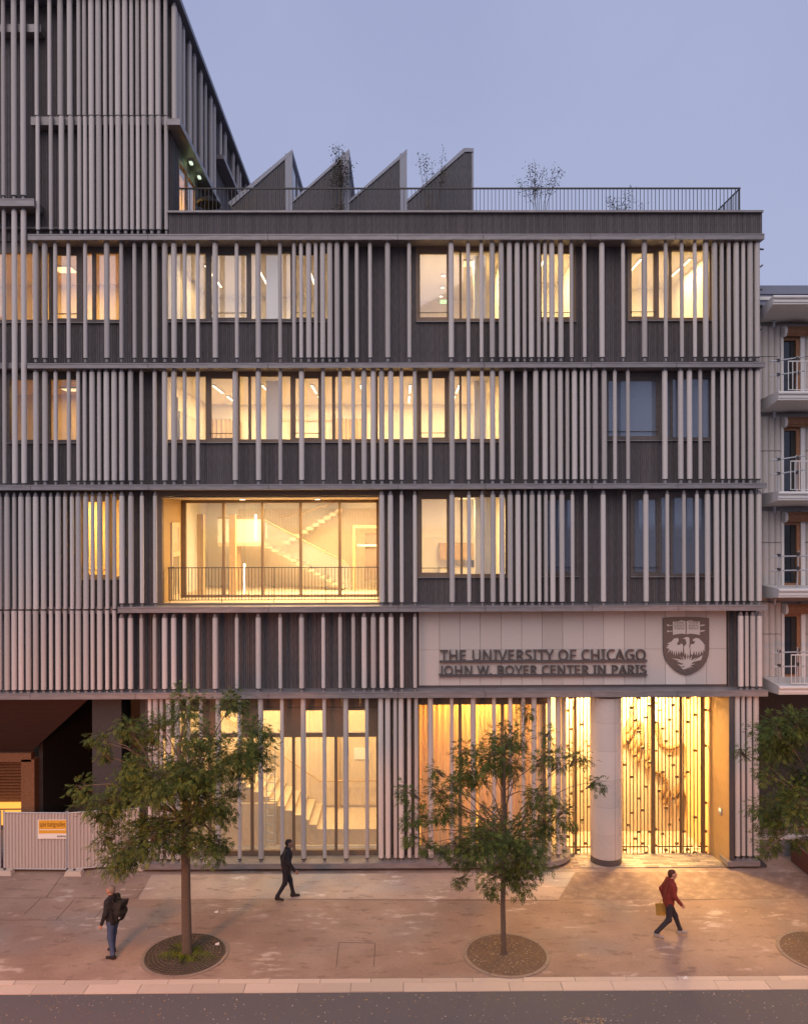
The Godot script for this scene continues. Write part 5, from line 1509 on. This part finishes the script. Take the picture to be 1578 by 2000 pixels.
func trees() -> void:
	tree("broad leafy street tree standing in the iron grate, at the left", Vector3(-5.2, 0, 4.95),
		[Vector3(0, 0, 0), Vector3(0.0, 0.15, 0), Vector3(-0.02, 1.4, 0), Vector3(-0.03, 2.9, 0), Vector3(0.02, 3.5, 0.05), Vector3(-0.1, 4.3, 0), Vector3(-0.2, 5.1, -0.05), Vector3(0.0, 5.8, 0)], [0.16, 0.125, 0.11, 0.105, 0.085, 0.06, 0.04, 0.015],
		[-6.44, 5.818, 0.325, -6.005, 5.504, 0.426, -5.443, 5.751, 0.476, -4.756, 5.873, 0.426, -4.257, 5.808, 0.401, -5.633, 4.877, 0.651, -4.759, 4.936, 0.726, -3.947, 5.307, 0.601, -3.509, 5.367, 0.375, -3.448, 4.83, 0.426, -3.887, 4.244, 0.551, -6.882, 4.009, 0.576, -6.135, 3.818, 0.651, -7.133, 3.323, 0.426, -6.486, 3.045, 0.551, -5.762, 3.316, 0.576, -4.762, 3.811, 0.651, -4.615, 3.085, 0.451, -4.391, 2.747, 0.25, -7.526, 5.223, 0.188, -7.19, 5.197, 0.2, -7.691, 4.263, 0.275, -7.26, 2.637, 0.3, -6.787, 2.297, 0.275, -5.64, 2.341, 0.3, -4.542, 2.41, 0.225, -7.378, 4.698, 0.188, -5.385, 4.189, 0.626, -4.364, 3.434, 0.426, -6.382, 4.569, 0.476, -6.013, 2.818, 0.375, -7.112, 2.199, 0.175, -6.567, 5.169, 0.275, -5.077, 2.938, 0.325], 1.3, 2.1, 11)
	tree("slender young street tree in front of the gold curtains", Vector3(2.52, 0, 5.0),
		[Vector3(0, 0, 0), Vector3(0.0, 0.1, 0), Vector3(-0.02, 1.2, 0), Vector3(0.01, 2.4, 0), Vector3(0.03, 3.4, 0), Vector3(0.02, 4.3, 0), Vector3(0.05, 5.2, 0), Vector3(0.06, 5.75, 0)], [0.085, 0.062, 0.058, 0.055, 0.045, 0.035, 0.022, 0.008],
		[2.428, 5.641, 0.3, 2.74, 5.227, 0.424, 1.489, 5.02, 0.25, 2.114, 4.918, 0.449, 3.141, 5.725, 0.2, 3.678, 5.285, 0.2, 3.302, 5.012, 0.225, 3.926, 4.534, 0.375, 3.362, 4.224, 0.424, 4.427, 4.594, 0.275, 4.739, 4.28, 0.2, 2.612, 4.29, 0.549, 1.861, 4.169, 0.549, 1.237, 4.397, 0.275, 0.863, 4.549, 0.2, 0.237, 3.99, 0.275, 0.422, 3.427, 0.325, 1.084, 3.399, 0.424, 2.109, 3.294, 0.649, 2.984, 3.289, 0.599, 3.886, 3.784, 0.325, 0.608, 2.802, 0.25, 1.232, 2.611, 0.325, 1.981, 2.295, 0.524, 2.855, 2.165, 0.574, 3.482, 2.599, 0.325, 1.667, 2.047, 0.35, 2.291, 1.731, 0.449, 2.917, 1.765, 0.325, 0.209, 3.054, 0.175, 3.417, 1.887, 0.2, 1.479, 1.698, 0.2, 3.609, 3.161, 0.275, 0.923, 3.862, 0.3, 2.294, 2.668, 0.499], 1.2, 1.65, 23)
	tree("dark street tree reaching in from the right edge", Vector3(10.35, 0, 5.0),
		[Vector3(0, 0, 0), Vector3(0.0, 0.15, 0), Vector3(0.02, 1.3, 0), Vector3(-0.03, 2.6, 0), Vector3(0.0, 3.4, 0), Vector3(-0.1, 4.4, 0), Vector3(0.0, 5.5, 0)], [0.15, 0.115, 0.1, 0.09, 0.07, 0.045, 0.015],
		[9.005, 5.611, 0.35, 9.507, 5.734, 0.424, 9.946, 5.507, 0.474, 9.154, 4.985, 0.474, 9.655, 4.732, 0.574, 8.776, 4.511, 0.225, 9.402, 3.982, 0.524, 9.903, 3.754, 0.524, 8.998, 3.358, 0.375, 9.575, 2.98, 0.474, 9.121, 2.481, 0.35, 8.745, 2.759, 0.162, 9.938, 2.752, 0.35, 8.525, 4.637, 0.15, 10.512, 5.755, 0.524, 10.761, 5.002, 0.574, 10.57, 4.001, 0.599, 11.008, 3.373, 0.499, 10.378, 3.0, 0.499, 10.885, 4.501, 0.549, 10.258, 4.88, 0.549], 1.2, 1.85, 37)
	shrub("tall amber leaved shrub on the roof, before the second saw-tooth gable", Vector3(-1.943, 19.75, -2.6), 3.6, 0.3, 230, true, 5)
	shrub("thin shrub with bare twigs on the roof, before the last saw-tooth gable", Vector3(1.114, 19.75, -2.6), 3.5, 0.5, 70, true, 6)
	shrub("tall dark shrub on the open right half of the roof terrace", Vector3(4.712, 19.75, -2.4), 3.4, 0.7, 120, false, 8)
	shrub("low sparse shrub at the right end of the roof terrace", Vector3(7.635, 19.75, -2.4), 2.05, 0.65, 60, false, 9)
	parasol()

func parasol() -> void:
	var t := thing("patio_parasol", "dark round parasol on the roof terrace beside the tower", "parasol", Vector3(-6.275, 19.72, -2.2))
	put(t, "canopy", MB.new().tube([Vector3(0, 1.42, 0), Vector3(0, 1.45, 0), Vector3(0, 1.62, 0), Vector3(0, 1.74, 0)], [0.4, 0.42, 0.22, 0.02], 20), M["black rubber"])
	put(t, "pole", MB.new().rod(Vector3(0, 0, 0), Vector3(0, 1.5, 0), 0.02, 8), M["dark steel"])
	put(t, "base", MB.new().tube([Vector3(0, 0, 0), Vector3(0, 0.06, 0)], [0.22, 0.2], 20), M["dark steel"])
	for p in [[Vector3(-6.86, 22.5, -2.2), "left"], [Vector3(-6.86, 22.5, -3.3), "right"]]:
		var l := thing("soffit_lamp", "small greenish lamp under the tower's side ledge, %s of two" % p[1], "wall lamp", p[0])
		put(l, "housing", MB.new().box(-0.05, 0.05, 0.06, 0.12, -0.1, 0.1), M["white metal"])
		put(l, "lamp_glass", MB.new().box(-0.045, 0.045, 0.0, 0.06, -0.09, 0.09), M["cool lamp"])
		var o := OmniLight3D.new()
		o.name = "lamp_light"
		o.position = Vector3(0, 0.03, 0)
		o.light_color = Color(0.85, 1.0, 0.7)
		o.light_energy = 0.05
		o.light_size = 0.04
		o.omni_range = 20.0
		o.omni_attenuation = 2.0
		o.shadow_enabled = true
		l.add_child(o, true)
	lamp("terrace_lamp", "amber ceiling panel of the lit room on the roof terrace", Vector3(-8.1, 22.2, -2.2), Vector2(0.4, 0.4), 1.2, GOLD)

# ------------------------------------------------------------------ people

# bones [ax, ay, az, bx, by, bz, radius at a, radius at b, colour number] melted into one skin, meshed by surface nets
func skin(st: MB, bones: Array, cell: float, sharp: float, colours: Array) -> void:
	var lo := Vector3.ONE * 1e6
	var hi := -lo
	for b in bones:
		for p in [Vector3(b[0], b[1], b[2]), Vector3(b[3], b[4], b[5])]:
			var r := maxf(b[6], b[7]) + 3.0 * cell + 0.02
			lo = lo.min(p - Vector3.ONE * r)
			hi = hi.max(p + Vector3.ONE * r)
	var nx := int((hi.x - lo.x) / cell) + 2
	var ny := int((hi.y - lo.y) / cell) + 2
	var nz := int((hi.z - lo.z) / cell) + 2
	var acc := PackedFloat32Array()
	acc.resize(nx * ny * nz)
	var best := PackedFloat32Array()
	best.resize(nx * ny * nz)
	var tint := PackedByteArray()
	tint.resize(nx * ny * nz)
	var sx := 1
	var sy := nx
	var sz := nx * ny
	for b in bones:
		var a := Vector3(b[0], b[1], b[2])
		var ab := Vector3(b[3], b[4], b[5]) - a
		var l2 := maxf(ab.length_squared(), 1e-8)
		var r := maxf(b[6], b[7]) + 3.0 * cell + 0.015
		var u := ((a.min(a + ab) - Vector3.ONE * r - lo) / cell).floor()
		var v := ((a.max(a + ab) + Vector3.ONE * r - lo) / cell).ceil()
		for k in range(maxi(0, int(u.z)), mini(nz, int(v.z) + 1)):
			for j in range(maxi(0, int(u.y)), mini(ny, int(v.y) + 1)):
				for i in range(maxi(0, int(u.x)), mini(nx, int(v.x) + 1)):
					var p := lo + Vector3(i, j, k) * cell - a
					var t := clampf(p.dot(ab) / l2, 0.0, 1.0)
					var d := (p - ab * t).length() - lerpf(b[6], b[7], t)
					if d < r:
						var w := exp(-sharp * d)
						var n := i + j * sy + k * sz
						acc[n] += w
						if w > best[n]:
							best[n] = w
							tint[n] = b[8]
	var f := PackedFloat32Array()
	f.resize(acc.size())
	for n in acc.size():
		f[n] = -log(acc[n]) / sharp if acc[n] > 1e-6 else 0.2
	var at := PackedInt32Array()
	at.resize(acc.size())
	at.fill(-1)
	var verts := PackedVector3Array()
	var cols := PackedColorArray()
	var corner := [0, sx, sy, sx + sy, sz, sx + sz, sy + sz, sx + sy + sz]
	var edges := [[0, 1], [2, 3], [4, 5], [6, 7], [0, 2], [1, 3], [4, 6], [5, 7], [0, 4], [1, 5], [2, 6], [3, 7]]
	for k in nz - 1:
		for j in ny - 1:
			for i in nx - 1:
				var n := i + j * sy + k * sz
				var inside := 0
				for c in corner:
					if f[n + c] < 0.0:
						inside += 1
				if inside == 0 or inside == 8:
					continue
				var sum := Vector3.ZERO
				var m := 0
				for e in edges:
					var fa := f[n + corner[e[0]]]
					var fb := f[n + corner[e[1]]]
					if (fa < 0.0) != (fb < 0.0):
						var t := fa / (fa - fb)
						var pa := Vector3(e[0] & 1, (e[0] >> 1) & 1, e[0] >> 2)
						var pb := Vector3(e[1] & 1, (e[1] >> 1) & 1, e[1] >> 2)
						sum += pa.lerp(pb, t)
						m += 1
				at[n] = verts.size()
				verts.append(lo + (Vector3(i, j, k) + sum / m) * cell)
				var bw := -1.0
				var bc := 0
				for c in corner:
					if best[n + c] > bw:
						bw = best[n + c]
						bc = tint[n + c]
				cols.append(colours[bc])
	var faces := PackedInt32Array()
	var axes := [[sx, sy, sz], [sy, sz, sx], [sz, sx, sy]]
	for k in range(1, nz - 1):
		for j in range(1, ny - 1):
			for i in range(1, nx - 1):
				var n := i + j * sy + k * sz
				for ax in axes:
					var ins: bool = f[n] < 0.0
					if ins != (f[n + ax[0]] < 0.0):
						var q := [at[n - ax[1] - ax[2]], at[n - ax[2]], at[n], at[n - ax[1]]]
						if not ins:
							q.reverse()
						if q.min() >= 0:
							faces.append_array(PackedInt32Array([q[0], q[1], q[2], q[0], q[2], q[3]]))
	var norms := PackedVector3Array()
	norms.resize(verts.size())
	for k in range(0, faces.size(), 3):
		var m := (verts[faces[k + 1]] - verts[faces[k]]).cross(verts[faces[k + 2]] - verts[faces[k]])
		for q in 3:
			norms[faces[k + q]] += m
	for k in range(0, faces.size(), 3):
		var x := [faces[k], faces[k + 1], faces[k + 2]]
		for q in [x[0], x[2], x[1]]:
			st.p.append(verts[q])
			st.n.append(norms[q].normalized())
			st.c.append(cols[q])

func hand(at: Vector3, down: Vector3, ahead: Vector3, inward: Vector3) -> Array:
	var o := []
	var palm := at + down * 0.075
	for k in 4:
		var s := ahead * (0.026 - 0.0175 * k)
		o.append([at.x + s.x * 0.6, at.y + s.y * 0.6, at.z + s.z * 0.6, palm.x + s.x, palm.y + s.y, palm.z + s.z, 0.017, 0.013, 0])
		var l: float = [0.038, 0.043, 0.04, 0.031][k]
		var m := palm + s + down * l + inward * 0.008
		var e := m + down * l * 0.7 + inward * 0.024
		o.append([palm.x + s.x, palm.y + s.y, palm.z + s.z, m.x, m.y, m.z, 0.0105, 0.0095, 0])
		o.append([m.x, m.y, m.z, e.x, e.y, e.z, 0.0095, 0.008, 0])
	var a := at + down * 0.02 + ahead * 0.022 + inward * 0.006
	var b := a + down * 0.036 + ahead * 0.022 + inward * 0.012
	var c := b + down * 0.03 + ahead * 0.006 + inward * 0.01
	o.append([a.x, a.y, a.z, b.x, b.y, b.z, 0.014, 0.011, 0])
	o.append([b.x, b.y, b.z, c.x, c.y, c.z, 0.011, 0.009, 0])
	return o

func limb(o: Array, pts: Array, radii: Array, c: int) -> void:
	for k in pts.size() - 1:
		var a: Vector3 = pts[k]
		var b: Vector3 = pts[k + 1]
		o.append([a.x, a.y, a.z, b.x, b.y, b.z, radii[k], radii[k + 1], c])

# a person facing local +z; feet and knees, elbows and wrists given as joints
func person(label: String, at: Vector3, turn: float, pose: Dictionary, colours: Array, hair: Color, tall: float) -> Node3D:
	var t := thing("person", label, "person", at)
	t.rotation.y = turn
	t.scale = Vector3.ONE * tall
	var b := []
	var lean: float = pose.lean
	var hip := Vector3(0, 0.92, 0)
	var chest := Vector3(0, 1.33, lean)
	# torso: broad and shallow, in a jacket
	for s in [-1.0, 1.0]:
		limb(b, [Vector3(0.07 * s, 0.88, 0), Vector3(0.075 * s, 1.08, lean * 0.4), Vector3(0.09 * s, 1.27, lean), Vector3(0.1 * s, 1.37, lean)], [0.115, 0.118, 0.125, 0.09], 1)
	limb(b, [Vector3(0, 1.38, lean), Vector3(0, 1.45, lean + 0.015)], [0.085, 0.07], 1)
	limb(b, [Vector3(0, 1.43, lean + 0.01), Vector3(0, 1.52, lean + 0.035)], [0.055, 0.052], 0)
	for k in 2:
		var s := 1.0 if k == 0 else -1.0
		var sh := Vector3(0.175 * s, 1.38, lean)
		limb(b, [Vector3(0.1 * s, 1.38, lean), sh, pose.elbow[k], pose.wrist[k]], [0.07, 0.068, 0.054, 0.043], 1)
		var top := Vector3(0.09 * s, 0.9, 0)
		limb(b, [top, pose.knee[k], pose.ankle[k] + Vector3(0, 0.035, 0)], [0.098, 0.066, 0.05], 2)
		var toe: Vector3 = pose.toe[k]
		var heel: Vector3 = pose.ankle[k] + (pose.ankle[k] - toe).normalized() * 0.045
		heel.y = pose.ankle[k].y - 0.04
		limb(b, [pose.ankle[k] + Vector3(0, 0.02, 0), pose.ankle[k] + Vector3(0, -0.02, 0)], [0.05, 0.048], 3)
		limb(b, [heel, toe], [0.042, 0.034], 3)
	var st := MB.new()
	skin(st, b, 0.015, 55.0, colours)
	# head with a face
	var hd: Array = []
	var h := Vector3(0, 1.585, lean + 0.05)
	limb(hd, [Vector3(0, 1.50, lean + 0.035), h + Vector3(0, -0.03, 0)], [0.05, 0.055], 0)
	limb(hd, [h + Vector3(0, 0.03, -0.025), h + Vector3(0, 0.035, 0.015)], [0.083, 0.077], 0)
	limb(hd, [h + Vector3(0, -0.03, 0.035), h + Vector3(0, -0.085, 0.05)], [0.058, 0.036], 0)
	limb(hd, [h + Vector3(0, 0.01, 0.095), h + Vector3(0, -0.028, 0.112)], [0.008, 0.014], 0)
	for s in [-1.0, 1.0]:
		limb(hd, [h + Vector3(0.08 * s, 0.01, 0), h + Vector3(0.082 * s, -0.03, 0.006)], [0.016, 0.011], 0)
		limb(hd, [h + Vector3(0.02 * s, 0.022, 0.088), h + Vector3(0.045 * s, 0.022, 0.078)], [0.012, 0.011], 0)
	limb(hd, [h + Vector3(-0.018, -0.058, 0.087), h + Vector3(0.018, -0.058, 0.087)], [0.009, 0.009], 4)
	skin(st, hd, 0.007, 130.0, colours)
	for k in 2:
		var w: Vector3 = pose.wrist[k]
		var d: Vector3 = (w - pose.elbow[k]).normalized()
		var inw := Vector3(-1 if k == 0 else 1, 0, 0)
		var ahead := inw.cross(d).normalized() * (1.0 if k == 0 else -1.0)
		skin(st, hand(w, d, ahead, ahead.cross(d).normalized() * (-1.0 if k == 0 else 1.0)), 0.006, 220.0, colours)
	put(t, "body", st, M["person"])
	var hr := MB.new()
	var caps := []
	limb(caps, [h + Vector3(0, 0.04, -0.035), h + Vector3(0, 0.048, 0.005)], [0.084, 0.077], 0)
	limb(caps, [h + Vector3(0, 0.0, -0.06), h + Vector3(0, -0.045, -0.05)], [0.06, 0.05], 0)
	skin(hr, caps, 0.01, 90.0, [hair])
	put(t, "hair", hr, M["person"])
	for s in [-1.0, 1.0]:
		put(t, "eye", MB.new().tube([h + Vector3(0.031 * s, 0.012, 0.082), h + Vector3(0.031 * s, 0.012, 0.091)], [0.011, 0.006], 10), M["black rubber"])
	# collar and jacket hem
	put(t, "collar", MB.new().tube([Vector3(0, 1.42, lean), Vector3(0, 1.47, lean + 0.012), Vector3(0, 1.5, lean + 0.02)], [0.09, 0.083, 0.074], 18, false), M["jacket %s" % label.left(6)])
	return t

func people() -> void:
	rng.seed = 91
	var navy := Color(0.012, 0.012, 0.018)
	mat("jacket grey h", lin(0.015, 0.014, 0.018), 0.85)
	mat("jacket figure", lin(0.01, 0.01, 0.015), 0.85)
	mat("jacket woman ", lin(0.2, 0.025, 0.015), 0.85)
	var turn := atan2(-0.93, -0.36)
	var at := Vector3(-6.98, 0, 4.98)
	person("grey haired person in a dark jacket and blue jeans with a black backpack", at, turn, {
		"lean": 0.03,
		"elbow": [Vector3(0.25, 1.12, 0.03), Vector3(-0.25, 1.12, 0.0)], "wrist": [Vector3(0.27, 0.88, 0.12), Vector3(-0.26, 0.87, 0.08)],
		"knee": [Vector3(0.11, 0.5, 0.0), Vector3(-0.12, 0.5, 0.09)], "ankle": [Vector3(0.13, 0.085, -0.09), Vector3(-0.14, 0.085, 0.13)], "toe": [Vector3(0.16, 0.036, 0.06), Vector3(-0.17, 0.036, 0.29)]},
		[Color(0.42, 0.22, 0.15), navy, Color(0.05, 0.075, 0.15), Color(0.02, 0.014, 0.012), Color(0.25, 0.1, 0.08)], Color(0.2, 0.17, 0.15), 1.0)
	backpack(at, turn)
	person("figure in dark clothes walking close along the glass front", Vector3(-3.2, 0, 2.0), PI / 2 + 0.15, {
		"lean": 0.05,
		"elbow": [Vector3(0.24, 1.12, -0.1), Vector3(-0.24, 1.12, 0.08)], "wrist": [Vector3(0.25, 0.88, -0.1), Vector3(-0.24, 0.9, 0.24)],
		"knee": [Vector3(0.1, 0.5, 0.12), Vector3(-0.1, 0.5, -0.03)], "ankle": [Vector3(0.1, 0.1, 0.2), Vector3(-0.1, 0.12, -0.24)], "toe": [Vector3(0.11, 0.045, 0.37), Vector3(-0.11, 0.04, -0.09)]},
		[Color(0.3, 0.18, 0.13), Color(0.012, 0.013, 0.022), Color(0.014, 0.014, 0.02), Color(0.02, 0.018, 0.018), Color(0.2, 0.08, 0.06)], Color(0.02, 0.015, 0.012), 0.98)
	var w := Vector3(6.8, 0, 4.22)
	person("woman in a dark red jacket striding across the pavement before the gate", w, PI / 2, {
		"lean": 0.06,
		"elbow": [Vector3(0.24, 1.12, -0.1), Vector3(-0.24, 1.13, 0.08)], "wrist": [Vector3(0.24, 0.9, -0.04), Vector3(-0.23, 0.93, 0.24)],
		"knee": [Vector3(0.1, 0.5, 0.2), Vector3(-0.1, 0.49, -0.02)], "ankle": [Vector3(0.1, 0.105, 0.33), Vector3(-0.1, 0.14, -0.33)], "toe": [Vector3(0.1, 0.075, 0.49), Vector3(-0.1, 0.04, -0.18)]},
		[Color(0.4, 0.24, 0.17), Color(0.17, 0.02, 0.014), Color(0.025, 0.022, 0.028), Color(0.3, 0.27, 0.26), Color(0.25, 0.08, 0.07)], Color(0.07, 0.025, 0.015), 1.0)
	var bag := thing("tote_bag", "ochre cloth bag carried by the person in the red jacket", "bag", w + Vector3(-0.05, 0.43, -0.27))
	var cloth := mat("ochre cloth", lin(0.42, 0.24, 0.05), 0.9)
	put(bag, "pouch", MB.new().hexa([Vector3(-0.17, 0, -0.04), Vector3(0.15, 0, -0.04), Vector3(-0.2, 0.3, -0.02), Vector3(0.18, 0.3, -0.02), Vector3(-0.17, 0, 0.04), Vector3(0.15, 0, 0.04), Vector3(-0.2, 0.3, 0.02), Vector3(0.18, 0.3, 0.02)]), cloth)
	put(bag, "strap", MB.new().tube([Vector3(-0.1, 0.29, 0), Vector3(-0.04, 0.38, 0), Vector3(0.02, 0.38, 0), Vector3(0.09, 0.29, 0)], [0.01, 0.01, 0.01, 0.01], 6), cloth)

func backpack(at: Vector3, turn: float) -> void:
	var t := thing("backpack", "bulky black backpack worn by the grey haired person", "backpack", at)
	t.rotation.y = turn
	var st := MB.new()
	var b := []
	for s in [-1.0, 1.0]:
		limb(b, [Vector3(0.08 * s, 0.98, -0.19), Vector3(0.085 * s, 1.12, -0.22), Vector3(0.08 * s, 1.3, -0.17)], [0.075, 0.1, 0.075], 0)
	limb(b, [Vector3(0, 1.0, -0.24), Vector3(0, 1.1, -0.28)], [0.08, 0.085], 0)
	skin(st, b, 0.015, 60.0, [Color(0.01, 0.009, 0.009)])
	put(t, "sack", st, M["person"])
	put(t, "lid", MB.new().hexa([Vector3(-0.15, 1.24, -0.3), Vector3(0.15, 1.24, -0.3), Vector3(-0.14, 1.4, -0.36), Vector3(0.14, 1.4, -0.36), Vector3(-0.15, 1.22, -0.1), Vector3(0.15, 1.22, -0.1), Vector3(-0.14, 1.36, -0.12), Vector3(0.14, 1.36, -0.12)]), M["black rubber"])
	for s in [-1.0, 1.0]:
		put(t, "strap", MB.new().tube([Vector3(0.1 * s, 1.36, -0.1), Vector3(0.12 * s, 1.475, 0.02), Vector3(0.13 * s, 1.36, 0.14), Vector3(0.17 * s, 1.12, 0.12), Vector3(0.16 * s, 1.02, -0.1)], [0.014, 0.016, 0.016, 0.014, 0.012], 8), M["black rubber"])
	put(t, "buckle", MB.new().box(0.12, 0.15, 1.02, 1.06, -0.31, -0.28), M["galvanised"])
